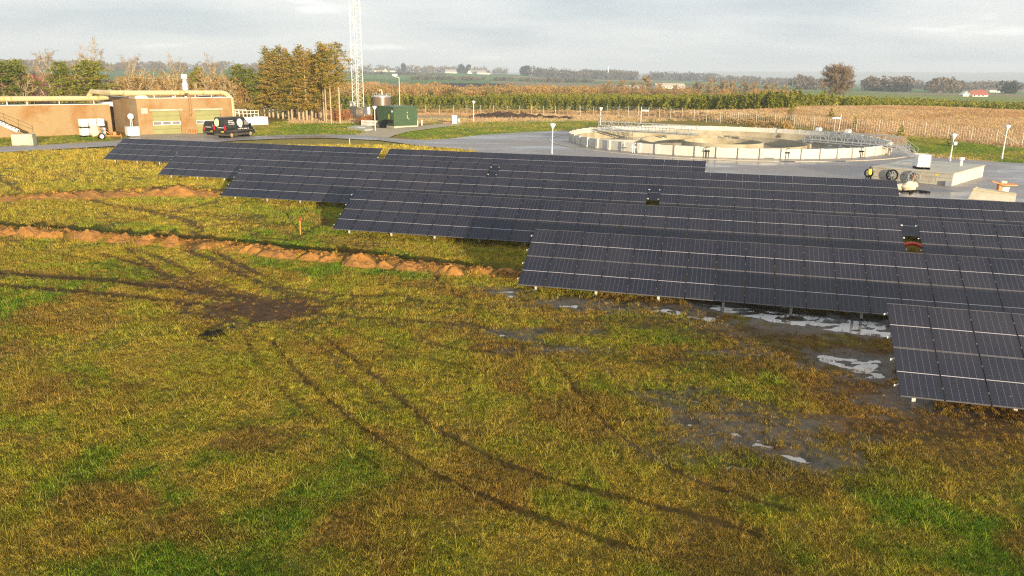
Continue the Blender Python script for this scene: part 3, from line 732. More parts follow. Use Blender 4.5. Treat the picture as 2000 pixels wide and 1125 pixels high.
def scatter(name, label, cat, P, S, COL, meshes, seed):
    """one stuff object: geometry-node instances of tuft meshes on points"""
    rg = np.random.default_rng(seed); n = len(P)
    me = bpy.data.meshes.new(name + '_points'); me.vertices.add(n); me.vertices.foreach_set('co', P.astype(np.float32).ravel())
    a = me.attributes.new('sc', 'FLOAT', 'POINT'); a.data.foreach_set('value', S.astype(np.float32))
    rot = np.zeros((n, 3)); rot[:, 2] = rg.uniform(0, 6.283, n); rot[:, 0] = rg.normal(0, 0.12, n)
    a = me.attributes.new('rt', 'FLOAT_VECTOR', 'POINT'); a.data.foreach_set('vector', rot.astype(np.float32).ravel())
    a = me.attributes.new('gcol', 'FLOAT_COLOR', 'POINT'); a.data.foreach_set('color', np.concatenate([COL, np.ones((n, 1))], 1).astype(np.float32).ravel())
    a = me.attributes.new('pick', 'INT', 'POINT'); a.data.foreach_set('value', np.where(rg.uniform(size=n) < 0.97, rg.integers(0, max(1, len(meshes) - 1), n), len(meshes) - 1).astype(np.int32))
    me.update()
    o = link(name, me)
    ng = bpy.data.node_groups.new(name, 'GeometryNodeTree')
    ng.interface.new_socket('Geometry', in_out='INPUT', socket_type='NodeSocketGeometry'); ng.interface.new_socket('Geometry', in_out='OUTPUT', socket_type='NodeSocketGeometry')
    gi = ng.nodes.new('NodeGroupInput'); go = ng.nodes.new('NodeGroupOutput')
    mp = ng.nodes.new('GeometryNodeMeshToPoints'); ng.links.new(gi.outputs[0], mp.inputs[0])
    ip = ng.nodes.new('GeometryNodeInstanceOnPoints'); ng.links.new(mp.outputs[0], ip.inputs['Points'])
    gi_ = ng.nodes.new('GeometryNodeGeometryToInstance')
    for q in reversed(meshes):
        so = bpy.data.objects.new(q.name, q)
        oi = ng.nodes.new('GeometryNodeObjectInfo'); oi.inputs['Object'].default_value = so
        ng.links.new(oi.outputs['Geometry'], gi_.inputs[0])
    ng.links.new(gi_.outputs[0], ip.inputs['Instance']); ip.inputs['Pick Instance'].default_value = True
    def na(nm, typ):
        nd = ng.nodes.new('GeometryNodeInputNamedAttribute'); nd.data_type = typ; nd.inputs[0].default_value = nm; return nd.outputs[0]
    ng.links.new(na('pick', 'INT'), ip.inputs['Instance Index'])
    ng.links.new(na('rt', 'FLOAT_VECTOR'), ip.inputs['Rotation']); ng.links.new(na('sc', 'FLOAT'), ip.inputs['Scale'])
    ng.links.new(ip.outputs[0], go.inputs[0])
    md = o.modifiers.new('scatter', 'NODES'); md.node_group = ng
    return tag(o, label, cat, kind='stuff')
rg = np.random.default_rng(5)
def polar_points(n, r0, r1, a0, a1):
    r = np.sqrt(rg.uniform(r0 * r0, r1 * r1, n)); a = rg.uniform(a0, a1, n)
    return r * np.sin(a), r * np.cos(a)
chunks = []
A0, A1 = math.radians(-41.5), math.radians(41.5)
for n, r0, r1, s in ((44000, 11, 17, 0.7), (62000, 17, 27, 0.8), (66000, 27, 45, 1.0), (54000, 45, 72, 1.35), (28000, 72, 104, 1.8), (42000, 104, 168, 2.6)):
    x, y = polar_points(n, r0, r1, A0, A1); chunks.append((x, y, np.full(n, s)))
X = np.concatenate([c[0] for c in chunks]); Y = np.concatenate([c[1] for c in chunks]); S = np.concatenate([c[2] for c in chunks])
mk = field_masks(X, Y)
keep = rg.uniform(size=len(X)) > np.clip(mk[0] * 0.9 + mk[1] * 0.88 + mk[2] * 1.2 + damp_mask(X, Y) * 0.38 + bank_mask(X, Y) * 0.95, 0, 0.97)
hard = [poly_px(road_top + road_bot), yard]
for p in hard: keep &= ~in_poly(X, Y, p)
keep &= np.hypot(X - TANK_C[0], Y - TANK_C[1]) > TANK_R + 3.5
lawn = np.zeros(len(X), bool)
for p in LAWN: lawn |= in_poly(X, Y, p)
keep &= lawn | (np.hypot(X, Y) < 104)
X, Y, S, lawn = X[keep], Y[keep], S[keep], lawn[keep]; mk = [m[keep] for m in mk]
Z = ground_z(X, Y) + (1 - sstep(90, 106, np.hypot(X, Y))) * field_height(X, Y, mk)
clump = fbm(X * 0.8, Y * 0.8, 71, 3)
S = S * np.where(lawn, 0.45, 1.0) * (0.55 + 0.9 * clump) * rg.uniform(0.7, 1.3, len(X)) * (1 - 0.35 * mk[0])
COL = ground_colour(X, Y, mk)
dead = rg.uniform(size=len(X)) < np.where(lawn, 0.08, 0.22 + 0.25 * sstep(0.5, 0.7, fbm(X * 0.5, Y * 0.5, 72, 3)))
COL = COL * np.where(lawn, 1.6, 2.2 + 0.1 * sstep(22, 60, np.hypot(X, Y)))[:, None] + 0.008
COL[dead] = COL[dead] * 0.45 + 0.55 * np.array((0.40, 0.28, 0.10))
COL *= rg.uniform(0.45, 1.4, (len(X), 1)); COL[:, 1] *= rg.uniform(0.9, 1.1, len(X)); COL[:, 2] *= 0.65
tm = [tuft_mesh('grass_tuft', 16, 0.13, 0.035, 0.11, 0.0075, k) for k in range(4)] + [tuft_mesh('grass_tuft', 12, 0.08, 0.06, 0.17, 0.006, 11), tuft_mesh('grass_tuft', 7, 0.05, 0.16, 0.34, 0.005, 12)]
scatter('field_grass', 'short tufted yellow green grass covering the muddy field', 'grass', np.stack([X, Y, Z], 1), S, np.clip(COL, 0, 0.9), tm, 3)
# straw on the knoll and along the fence
x1, y1 = polar_points(52000, 96, 215, az_px(1560), az_px(2080)); x2, y2 = polar_points(9000, 150, 205, az_px(560), az_px(1600))
X = np.concatenate([x1, x2]); Y = np.concatenate([y1, y2])
ok = (~in_poly(X, Y, LAWN[2])) & (~in_poly(X, Y, LAWN[3])) & (~in_poly(X, Y, LAWN[4])) & (~in_poly(X, Y, yard)) & (np.hypot(X - TANK_C[0], Y - TANK_C[1]) > TANK_R + 3.5)
ok &= ~((np.hypot(X, Y) < 118) & (np.arctan2(X, Y) < az_px(1800)))
X, Y = X[ok], Y[ok]
COL = np.array((0.68, 0.51, 0.27)) * rg.uniform(0.8, 1.2, (len(X), 1)) * np.stack([np.ones(len(X)), rg.uniform(0.85, 1.08, len(X)), rg.uniform(0.8, 1.2, len(X))], 1)
mred = fbm(X * 0.08, Y * 0.08, 73, 3) > 0.6; COL[mred] *= np.array((0.88, 0.8, 0.75))
sm = [tuft_mesh('straw_tuft', 18, 0.55, 0.10, 0.36, 0.017, k + 30) for k in range(3)]
scatter('straw_grass', 'tall dry straw grass on the knoll and along the wire fence', 'grass', np.stack([X, Y, ground_z(X, Y)], 1), rg.uniform(0.7, 1.5, len(X)) * (0.6 + 0.9 * fbm(X * 0.1, Y * 0.1, 74, 3)), np.clip(COL, 0, 0.9), sm, 4)

# loose clods along the trenches
def clod_mesh(k):
    bm = bmesh.new(); bmesh.ops.create_icosphere(bm, subdivisions=1, radius=0.09); r_ = random.Random(k)
    for v in bm.verts: v.co *= r_.uniform(0.6, 1.25); v.co.z *= 0.75
    me = bpy.data.meshes.new('soil_clod'); bm.to_mesh(me); bm.free(); me.materials.append(M['grass']); return me
cx, cy, cs = [], [], []
for poly in TRENCH_G:
    P_ = np.array(poly); L_ = np.r_[0, np.cumsum(np.linalg.norm(np.diff(P_, axis=0), axis=1))]
    n_ = int(L_[-1] * 55); s_ = rg.uniform(0, L_[-1], n_); off = rg.normal(-1.3, 0.7, n_) 
    cx.append(np.interp(s_, L_, P_[:, 0]) + off * 0.15); cy.append(np.interp(s_, L_, P_[:, 1]) + off); cs.append(rg.uniform(0.25, 1.15, n_) ** 1.6)
X = np.concatenate(cx); Y = np.concatenate(cy); S = np.concatenate(cs)
COL = np.array((0.42, 0.21, 0.06)) * rg.uniform(0.35, 1.25, (len(X), 1))
scatter('soil_clods', 'loose orange soil clods strewn along both trenches', 'soil', np.stack([X, Y, field_height(X, Y) + 0.01], 1), S, COL, [clod_mesh(k) for k in range(4)], 6)

# ------------------------------------------------------------------ solar tables
ORD = ['first', 'second', 'third', 'fourth', 'fifth', 'sixth', 'seventh', 'eighth', 'ninth', 'tenth', 'eleventh', 'twelfth', 'thirteenth', 'fourteenth', 'fifteenth', 'sixteenth', 'seventeenth', 'eighteenth', 'nineteenth', 'twentieth', 'twenty-first', 'twenty-second', 'twenty-third', 'twenty-fourth', 'twenty-fifth', 'twenty-sixth', 'twenty-seventh', 'twenty-eighth']
def module_mesh():
    mb = MB(); w, l, t, fr, fs = 1.134, MOD_L, 0.035, 0.013, 0.017
    mb.box(0, fr, 0, l, -t, 0.002, 1); mb.box(w - fr, w, 0, l, -t, 0.002, 1)
    mb.box(fr, w - fr, 0, fs, -t, 0.003, 2); mb.box(fr, w - fr, l - fs, l, -t, 0.003, 2)
    mb.add([(fr, fs, -0.002), (w - fr, fs, -0.002), (w - fr, l - fs, -0.002), (fr, l - fs, -0.002)], [(0, 1, 2, 3)], 0)
    mb.add([(fr, fs, -0.028), (w - fr, fs, -0.028), (w - fr, l - fs, -0.028), (fr, l - fs, -0.028)], [(3, 2, 1, 0)], 1)
    return mb.mesh('solar_module', ['pv', 'pvblack', 'pvsilver'])
MODULE = module_mesh(); jit = random.Random(12)
ct, st_ = math.cos(TILT), math.sin(TILT)
def slope_pt(x, v, off=0.0):
    """local point on the table plane: v metres up the slope, off metres above the glass"""
    return (x, v * ct - off * st_, EDGE_Z + v * st_ + off * ct)
FRONT_V, REAR_V = 0.9 / ct, 2.55 / ct
_post = {}
def post_mesh(h):
    mb = MB(); mb.box(-0.05, 0.05, -0.03, 0.03, -0.3, h); mb.box(-0.075, 0.075, -0.045, 0.045, h - 0.12, h - 0.0)
    return mb.mesh('post', 'postw')
PF = post_mesh(slope_pt(0, FRONT_V, -0.17)[2]); PR = post_mesh(slope_pt(0, REAR_V, -0.17)[2])
def rafter_mesh():
    mb = MB(); mb.bar(slope_pt(0, 0.35, -0.13), slope_pt(0, 3.3, -0.13), 0.05, 0.09)
    mb.bar((0, 0.9, 0.35), slope_pt(0, 2.0, -0.16), 0.04, 0.04)
    return mb.mesh('rafter', 'galv')
RAFTER = rafter_mesh()
def solar_table(row, u0, cols, label):
    o = ROW_O[row]; p = np.array(o) + ROW_D * u0 * PITCH_U
    t = thing('solar_table', label, 'solar panels', (p[0], p[1], 0), ROW_RZ, 'tilted rows of dark solar modules')
    L = cols * PITCH_U - 0.02
    for j in range(2):
        for i in range(cols):
            link('solar_module', MODULE, t, slope_pt(i * PITCH_U, j * (MOD_L + 0.02)), (TILT + jit.gauss(0, 0.0022), jit.gauss(0, 0.0022), 0))
    for v in (0.42, 1.38, 2.24, 3.2):
        mb = MB(); mb.bar(slope_pt(-0.09, v, -0.065), slope_pt(L + 0.09, v, -0.065), 0.04, 0.055); part(mb, 'rail', 'galv', t)
        for e_ in (-0.09, L + 0.09): mb = MB(); mb.bar(slope_pt(e_ - 0.012, v, -0.065), slope_pt(e_ + 0.012, v, -0.065), 0.045, 0.06); part(mb, 'rail_cap', 'white', t)
    x = 0.6
    while x < L:
        link('post', PF, t, (x, 0.9, 0)); link('post', PR, t, (x, 2.55, 0)); link('rafter', RAFTER, t, (x, 0, 0))
        x += 2.62
    mb = MB()
    for i in range(cols + 1):
        xc = i * PITCH_U - 0.01 if i < cols else L + 0.008
        for v in (0.42, 1.38, 2.24, 3.2): mb.bar(slope_pt(xc, v - 0.035, 0.004), slope_pt(xc, v + 0.025, 0.004), 0.026, 0.01)
    part(mb, 'clamp', 'pvsilver', t)['kind'] = 'stuff'
    return t
solar_table(1, 0, 14, 'nearest solar table, cut off by the right edge of the photo')
solar_table(2, 0, 27, 'second nearest solar table, its left end beside the trench end and puddle')
solar_table(3, 0, 26, 'long solar table in the third row, left of the gap with the red hose')
solar_table(3, 26.67, 16, 'short visible solar table in the third row, right of the red hose gap')
solar_table(4, 0, 26, 'solar table in the fourth row whose left end meets the far dirt ridge')
solar_table(4, 26.67, 25, 'solar table in the fourth row running right past the concrete box')
solar_table(5, 0, 25, 'left solar table in the fifth row, second farthest from the camera')
solar_table(5, 25.67, 25, 'right solar table in the fifth row, ending in front of the concrete box')
solar_table(6, 0, 25, 'farthest left solar table, below the brick garage and vans')
solar_table(6, 25.67, 25, 'farthest right solar table, ending in front of the round tank')

# ------------------------------------------------------------------ brick buildings on the left
GDIR = G(221, 261)[:2] - G(0, 269)[:2]; GDIR /= np.linalg.norm(GDIR); GRZ = math.atan2(GDIR[1], GDIR[0]); GN = np.array([-GDIR[1], GDIR[0]])
gc = G(273.7, 265)[:2]; gh = height_at(gc, 192.5)
t = thing('garage_building', 'tan brick garage with two olive roller doors and a flat roof', 'building', (gc[0], gc[1], 0), GRZ)
GL = float(min(np.linspace(6, 25, 1901), key=lambda q: abs((lambda p: 1000 + F_PX * (p @ RT) / (p @ FW) - 455)(np.array([*(gc + GDIR * q), 2.0 - CAM_H])))))
garage = t
def wall_with_holes(name, L, H, holes, th, mat, parent, y=0.0):
    xs = sorted({0, L, *[h[0] for h in holes], *[h[1] for h in holes]}); mb = MB()
    for a, b in zip(xs[:-1], xs[1:]):
        hs = [h for h in holes if h[0] <= a and h[1] >= b]
        z = 0
        for h in sorted(hs, key=lambda q: q[2]):
            if h[2] > z: mb.box(a, b, y, y + th, z, h[2])
            z = h[3]
        mb.box(a, b, y, y + th, z, H)
    return part(mb, name, mat, parent)
dz = 3.45
def gx(px): # distance along the garage front of an image column at its foot
    best = min(np.linspace(0, 22, 2201), key=lambda q: abs((lambda p: 1000 + F_PX * (p @ RT) / (p @ FW) - px)(np.array([*(gc + GDIR * q), 1.5 - CAM_H]))))
    return float(best)
D1 = (gx(299.5), gx(354)); D2 = (gx(384), gx(432))
wall_with_holes('front_wall', GL, gh, [(D1[0], D1[1], -0.1, dz), (D2[0], D2[1], -0.1, dz)], 0.35, 'brick', t)
mb = MB(); mb.box(0, 0.35, 0.352, 12, 0, gh); part(mb, 'side_wall', 'brick', t)
mb = MB(); mb.box(GL - 0.35, GL, 0.352, 12, 0, gh); part(mb, 'side_wall', 'brick', t)
mb = MB(); mb.box(0, GL, 12.002, 12.35, 0, gh); part(mb, 'rear_wall', 'brick', t)
mb = MB(); mb.box(0.352, GL - 0.352, 0.352, 12, gh - 0.35, gh - 0.12); part(mb, 'roof', 'roof', t)
mb = MB(); mb.box(-0.06, GL + 0.06, -0.06, 0.40, gh + 0.002, gh + 0.09); mb.box(-0.06, 0.40, 0.402, 12.4, gh + 0.002, gh + 0.09); mb.box(GL - 0.4, GL + 0.06, 0.402, 12.4, gh + 0.002, gh + 0.09); part(mb, 'coping', 'white', t)
for a, b in (D1, D2):
    mb = MB(); mb.box(a - 0.35, b + 0.35, -0.08, -0.003, dz + 0.002, dz + 0.24); part(mb, 'lintel', 'concrete', t)
    d = link('garage_door', None, t, ((a + b) / 2, 0.15, 0)); w = (b - a) / 2 - 0.02
    hs = [0.02, 0.80, 1.38, 1.95, 2.70, dz - 0.02]
    for k in range(5):
        if k == 2: continue
        mb = MB(); mb.box(-w, w, 0, 0.06, hs[k] + 0.012, hs[k + 1] - 0.012, bev=0.008); part(mb, 'panel', 'green_door', d)
    mb = MB(); mb.box(-w, w, 0.02, 0.06, hs[2], hs[3])
    for q in (-1, -0.345, 0.345, 1): mb.box(q * w - 0.07, q * w + 0.07, -0.012, 0.018, hs[2] + 0.06, hs[3] - 0.06)
    mb.box(-w, w, -0.012, 0.018, hs[2], hs[2] + 0.058); mb.box(-w, w, -0.012, 0.018, hs[3] - 0.058, hs[3]); part(mb, 'window_frame', 'white', d)
    for q in (-0.67, 0, 0.67):
        mb = MB(); mb.box(q * w - w * 0.28, q * w + w * 0.28, 0.002, 0.014, hs[2] + 0.07, hs[3] - 0.07); part(mb, 'pane', 'panewin', d)
sx = gx(285); mb = MB(); mb.box(sx - 0.45, sx + 0.45, -0.06, -0.002, 3.1, 3.9); part(mb, 'wall_plate', 'concrete', t)
mb = MB(); mb.lathe([(0.16, gh), (0.16, gh + 0.5), (0.24, gh + 0.55), (0.05, gh + 1.2)], 10, (gx(355), 2.5)); part(mb, 'roof_vent', 'silver', t, True)
for q in (gx(245 + 15), gx(262 + 15)):
    mb = MB()
    mb.lathe([(0.75, gh - 0.1), (0.75, gh + 0.12), (0.6, gh + 0.34), (0.3, gh + 0.5), (0.02, gh + 0.55)], 14, (q + 1.2, 2.0)); part(mb, 'skylight', 'plasticw', t, True)
fx_ = gx(383); mb = MB(); mb.lathe([(0.28, gh - 0.1), (0.28, gh + 0.9), (0.42, gh + 1.0), (0.42, gh + 2.1), (0.30, gh + 2.25), (0.30, gh + 2.6), (0.46, gh + 2.75), (0.46, gh + 3.3), (0.40, gh + 3.45)], 16, (fx_, 3.0)); part(mb, 'flue', 'silver', t, True)
dx_ = gx(373.5); mb = MB(); mb.tube([(dx_, 1.3, gh + 0.55), (dx_, 0.3, gh + 0.6), (dx_, -0.22, gh + 0.3), (dx_, -0.25, gh - 0.6), (dx_, -0.25, 3.1), (dx_ - 0.05, -0.35, 2.85), (dx_ - 0.2, -0.5, 2.8)], 0.17, 10); part(mb, 'gooseneck_pipe', 'rust', t, True)

# low wing with stained wall
wl = G(0, 269)[:2]; wend = G(221, 261)[:2]; wd = GDIR
wlh = height_at(wl, 206.5)
W0 = wl - wd * 16; WLEN = 16 + float((wend - wl) @ wd)
t = thing('brick_wing', 'low tan brick wing with rusty stained blank wall', 'building', (W0[0], W0[1], 0), GRZ)
wing = t
mb = MB(); mb.box(0, WLEN, 0, 0.35, 0, wlh); part(mb, 'front_wall', 'brick', t)
mb = MB(); mb.box(WLEN - 0.35, WLEN, 0.352, 7.5, 0, wlh); part(mb, 'side_wall', 'brick', t)
mb = MB(); mb.box(0, WLEN - 0.352, 0.352, 12, wlh - 0.4, wlh - 0.2); part(mb, 'roof', 'roof', t)
mb = MB(); mb.box(-0.05, WLEN + 0.05, -0.05, 0.4, wlh + 0.002, wlh + 0.08); part(mb, 'coping', 'white', t)
# entrance between wing and garage
ed = np.array([*(np.array(W0) + GDIR * (WLEN - 0.1) + GN * 5.5), 0])
t = thing('entrance_porch', 'narrow entrance with red panel above a dark glazed door', 'entrance', tuple(ed), GRZ)
ew = float((gc - ed[:2]) @ GDIR) + 0.1
mb = MB(); mb.box(0, ew, 0.12, 0.4, 0, 4.2); part(mb, 'wall', 'brick', t)
mb = MB(); mb.box(0.1, ew - 0.3, -1.2, 0.118, 3.75, 4.45); part(mb, 'canopy', 'white', t)
mb = MB(); mb.box(0.3, ew * 0.72, 0.04, 0.118, 2.35, 3.65); part(mb, 'red_panel', 'redpanel', t)
dd = link('door', None, t, (0.3, 0, 0)); dw_ = ew * 0.72 - 0.3
mb = MB(); mb.box(0, 0.12, 0.02, 0.118, 0, 2.3); mb.box(dw_ - 0.12, dw_, 0.02, 0.118, 0, 2.3); mb.box(0.122, dw_ - 0.122, 0.02, 0.118, 2.15, 2.3); part(mb, 'frame', 'rust', dd)
mb = MB(); mb.box(0.14, dw_ - 0.14, 0.06, 0.11, 0.85, 2.13); part(mb, 'pane', 'darkwin', dd)
mb = MB(); mb.box(0.14, dw_ - 0.14, 0.05, 0.11, 0.05, 0.82); part(mb, 'kick_panel', 'redpanel', dd)
mb = MB(); mb.cyl((0.3, 0.03, 1.0), (0.3, 0.03, 1.3), 0.03); part(mb, 'handle', 'silver', dd)
# insulated pipe along the roofs
t = thing('roof_pipe', 'thick cream insulated pipe running along the brick roofs', 'pipe', (W0[0], W0[1], 0), GRZ)
gofs = np.array([float((gc - W0) @ GDIR), float((gc - W0) @ GN)])
pz1, pz2 = wlh + 0.85, gh + 0.75
xa = float((G(192, 258)[:2] - W0) @ GDIR) - 0.4
path = [(-2, 0.9, pz1), (xa, 0.9, pz1), (xa + 1.3, 0.95, pz1 + 0.1), (xa + 1.9, 1.5, pz1 + 0.9), (xa + 2.4, gofs[1] + 1.3, pz2 - 0.2), (xa + 3.1, gofs[1] + 1.4, pz2), (gofs[0] + GL - 0.9, gofs[1] + 1.4, pz2), (gofs[0] + GL - 0.25, gofs[1] + 1.3, pz2 - 0.15), (gofs[0] + GL + 0.5, gofs[1] + 1.2, pz2 - 0.9), (gofs[0] + GL + 0.55, gofs[1] + 1.2, pz2 - 2.5), (gofs[0] + GL + 0.55, gofs[1] + 1.2, 0)]
mb = MB(); mb.tube(path, 0.37, 14); part(mb, 'main_pipe', 'cream', t, True)
mb = MB(); mb.tube([(xa - 0.9, 2.6, pz1 - 0.1), (xa - 0.2, 2.9, pz1 + 0.9), (xa + 0.6, gofs[1] + 2.2, pz2), (gofs[0] + 6, gofs[1] + 2.4, pz2)], 0.36, 14); part(mb, 'branch_pipe', 'cream', t, True)
for q in (5.2, 16.6, 17.1, 18.0, xa - 0.1):
    mb = MB(); mb.cyl((q, 0.9, pz1), (q + 0.28, 0.9, pz1), 0.395, n=14); part(mb, 'band', 'creamband', t, True)
for q in (gofs[0] + 6.6, gofs[0] + 7.2, gofs[0] + 10.0, gofs[0] + GL - 1.4):
    mb = MB(); mb.cyl((q, gofs[1] + 1.4, pz2), (q + 0.25, gofs[1] + 1.4, pz2), 0.395, n=14); part(mb, 'band', 'creamband', t, True)
for q in (3, 7, 11, 14.2, 17.6, 20, 24, xa - 0.6):
    mb = MB(); mb.box(q - 0.05, q + 0.05, 0.82, 0.98, wlh - 0.1, pz1 - 0.3); part(mb, 'support_leg', 'white', t)
for q in (3, 6, 9, 11.5):
    mb = MB(); mb.box(gofs[0] + q - 0.05, gofs[0] + q + 0.05, gofs[1] + 1.32, gofs[1] + 1.48, gh - 0.12, pz2 - 0.3); part(mb, 'support_leg', 'white', t)

# globe lamp and white bin by the entrance
def box_thing(name, label, cat, p, rz, build, **k): ...
p = G(262, 266.5); t = thing('storage_bin', 'white plastic bin beside the entrance of the brick garage', 'bin', tuple(p), GRZ)
mb = MB(); mb.box(-0.8, 0.8, -0.1, 1.1, 0.1, 1.25, bev=0.04); part(mb, 'body', 'plasticw', t)
mb = MB(); mb.box(-0.84, 0.84, -0.14, 1.14, 1.252, 1.36, bev=0.03); part(mb, 'lid', 'white', t)
mb = MB(); mb.box(-0.7, -0.5, 0, 1.0, 0, 0.098); mb.box(0.5, 0.7, 0, 1.0, 0, 0.098); part(mb, 'skid', 'black', t)
p = G(259.5, 265.2); t = thing('globe_lamp', 'white globe lamp on twin posts behind the white bin', 'lamp', tuple(p), GRZ)
hz = height_at(p, 226)
for q in (-0.14, 0.14): mb = MB(); mb.cyl((q, 0, 0), (q * 0.7, 0, hz - 0.5), 0.05); part(mb, 'post', 'white', t)
mb = MB(); mb.lathe([(0.05, hz - 0.55), (0.3, hz - 0.45), (0.42, hz - 0.2), (0.42, hz), (0.3, hz + 0.25), (0.03, hz + 0.34)], 14); part(mb, 'globe', 'plasticw', t, True)

# IBC tanks
def ibc_parts(t, seed=0):
    w, d, h = 1.0, 1.2, 1.16
    mb = MB()
    for q in (-0.45, 0, 0.45): mb.box(q - 0.06, q + 0.06, -0.6, 0.6, 0, 0.11)
    mb.box(-0.5, 0.5, -0.6, 0.6, 0.112, 0.15); part(mb, 'pallet', 'black', t)
    mb = MB(); mb.box(-0.46, 0.46, -0.56, 0.56, 0.16, h - 0.04, bev=0.05); mb.lathe([(0.13, h - 0.04), (0.13, h + 0.02)], 12); part(mb, 'bottle', 'plasticw', t)
    mb = MB()
    for z in np.linspace(0.22, h, 6):
        for a, b in (((-0.5, -0.6), (0.5, -0.6)), ((0.5, -0.6), (0.5, 0.6)), ((0.5, 0.6), (-0.5, 0.6)), ((-0.5, 0.6), (-0.5, -0.6))): mb.bar((*a, z), (*b, z), 0.022, 0.022)
    for q in np.linspace(-0.5, 0.5, 5):
        mb.bar((q, -0.6, 0.15), (q, -0.6, h), 0.02, 0.02); mb.bar((q, 0.6, 0.15), (q, 0.6, h), 0.02, 0.02)
    for q in np.linspace(-0.6, 0.6, 5):
        mb.bar((-0.5, q, 0.15), (-0.5, q, h), 0.02, 0.02); mb.bar((0.5, q, 0.15), (0.5, q, h), 0.02, 0.02)
    part(mb, 'cage', 'white', t)
def dup(root, loc, rz, label, sc=1.0):
    r = root.copy(); C.objects.link(r); r.location = loc; r.rotation_euler = (0, 0, rz); r.scale = (sc,) * 3; r['label'] = label
    for ch in [c for c in root.children]:
        c = ch.copy(); C.objects.link(c); c.parent = r
    return r
p = G(160.5, 268.0); proto = None
for k in range(3):
    for lv in range(2):
        q = p[:2] + GDIR * (0.5 + 1.06 * k) + GN * 0.62
        lab = '%s white caged tank in the %s layer of the stack against the stained brick wall' % (['left', 'middle', 'right'][k], ['bottom', 'top'][lv])
        loc = (q[0], q[1], 0.05 + lv * 1.22)
        if proto is None:
            proto = thing('caged_liquid_tank', lab, 'tank', loc, GRZ, 'white caged liquid tanks'); ibc_parts(proto)
        else: dup(proto, loc, GRZ + 0.01 * (k - lv), lab)
# orange drum trailer
p = G(199.5, 272.5); t = thing('drum_trailer', 'small orange drum trailer parked before the white caged tanks', 'trailer', tuple(p), GRZ - 0.1)
for q in (0.0, 1.3):
    wl_ = link('wheel', None, t, (0.0, q, 0.42))
    mb = MB(); mb.cyl((0, -0.1, 0), (0, 0.1, 0), 0.42, n=18); part(mb, 'tyre', 'black', wl_, True)
    mb = MB(); mb.cyl((0, -0.115, 0), (0, 0.115, 0), 0.27, n=16); part(mb, 'rim', 'rimw', wl_, True)
mb = MB(); mb.bar((-0.9, 0.25, 0.5), (2.6, 0.5, 0.35), 0.1, 0.1); mb.bar((-0.9, 1.05, 0.5), (2.6, 0.8, 0.35), 0.1, 0.1); mb.bar((0, -0.05, 0.42), (0, 1.3, 0.42), 0.09, 0.09); mb.bar((2.4, 0.3, 0.38), (2.4, 1.0, 0.38), 0.08, 0.08)
mb.bar((2.5, 0.65, 0), (2.5, 0.65, 0.7), 0.06, 0.06); part(mb, 'chassis', 'orange', t)
mb = MB(); mb.tube([(-0.55, 0.65, 0.55), (-0.75, 0.65, 1.0), (-0.6, 0.65, 1.45), (-0.3, 0.65, 1.65)], [0.5, 0.72, 0.62, 0.35], 16); part(mb, 'drum', 'sack', t, True)
mb = MB(); mb.bar((0.1, 0.2, 0.5), (-0.25, 0.2, 1.75), 0.09, 0.09); mb.bar((0.1, 1.1, 0.5), (-0.25, 1.1, 1.75), 0.09, 0.09); mb.bar((-0.25, 0.2, 1.72), (-0.25, 1.1, 1.72), 0.09, 0.09); mb.bar((-0.2, 0.3, 1.65), (1.4, 0.6, 0.5), 0.08, 0.08); part(mb, 'lifting_frame', 'orange', t)
mb = MB(); mb.box(1.5, 1.9, 0.4, 0.95, 0.45, 0.95); part(mb, 'motor_box', 'orange', t)
# concrete block with outside stair
p = G(45, 284.3); t = thing('stair_block', 'white concrete block at the foot of an outside stair', 'block', tuple(p), 0.30)
mb = MB(); mb.box(-1.15, 1.15, 0, 1.6, 0, 1.35, bev=0.03); part(mb, 'block', 'concrete', t)
p2 = G(22, 275.5); t = thing('outside_stair', 'steel stair with pale stringer rising left from the white block', 'stairs', (p2[0] , p2[1] + 0.4, 0), 0.30)
mb = MB(); mb.bar((0.6, 0.1, 1.2), (-5.4, 0.1, 4.5), 0.08, 0.28); part(mb, 'stringer', 'white', t)
mb = MB(); mb.bar((0.6, 1.1, 1.2), (-5.4, 1.1, 4.5), 0.08, 0.28); part(mb, 'stringer', 'white', t)
for k in range(16): mb = MB(); mb.box(0.35 - 0.36 * k, 0.65 - 0.36 * k, 0.142, 1.058, 1.33 + 0.198 * k, 1.36 + 0.198 * k); part(mb, 'tread', 'galv', t)
mb = MB()
for zz in (0.55, 1.05): mb.bar((1.3, 0.1, 1.25 + zz), (-5.4, 0.1, 4.6 + zz), 0.04, 0.04)
for k in range(5): mb.bar((1.25 - 1.5 * k, 0.1, 1.35 if k == 0 else 1.0 + 0.82 * k), (1.25 - 1.5 * k, 0.1, 2.35 + 0.79 * k), 0.045, 0.045)
part(mb, 'handrail', 'rust', t)
# stubs by the garage doors
for k in range(4):
    p = G(370.5 + 4.6 * k, 263 ); t = thing('pipe_stub', '%s short rusty valve stub from the left between the garage doors' % ORD[k], 'valve', tuple(p), 0, 'rusty valve stubs by the garage')
    mb = MB(); mb.lathe([(0.16, 0), (0.16, 0.05), (0.09, 0.08), (0.09, 0.45), (0.15, 0.48), (0.15, 0.62), (0.05, 0.7)], 10); part(mb, 'body', 'orange', t, True)
    mb = MB(); mb.cyl((-0.2, 0, 0.75), (0.2, 0, 0.75), 0.035); part(mb, 'handle', 'rust', t)
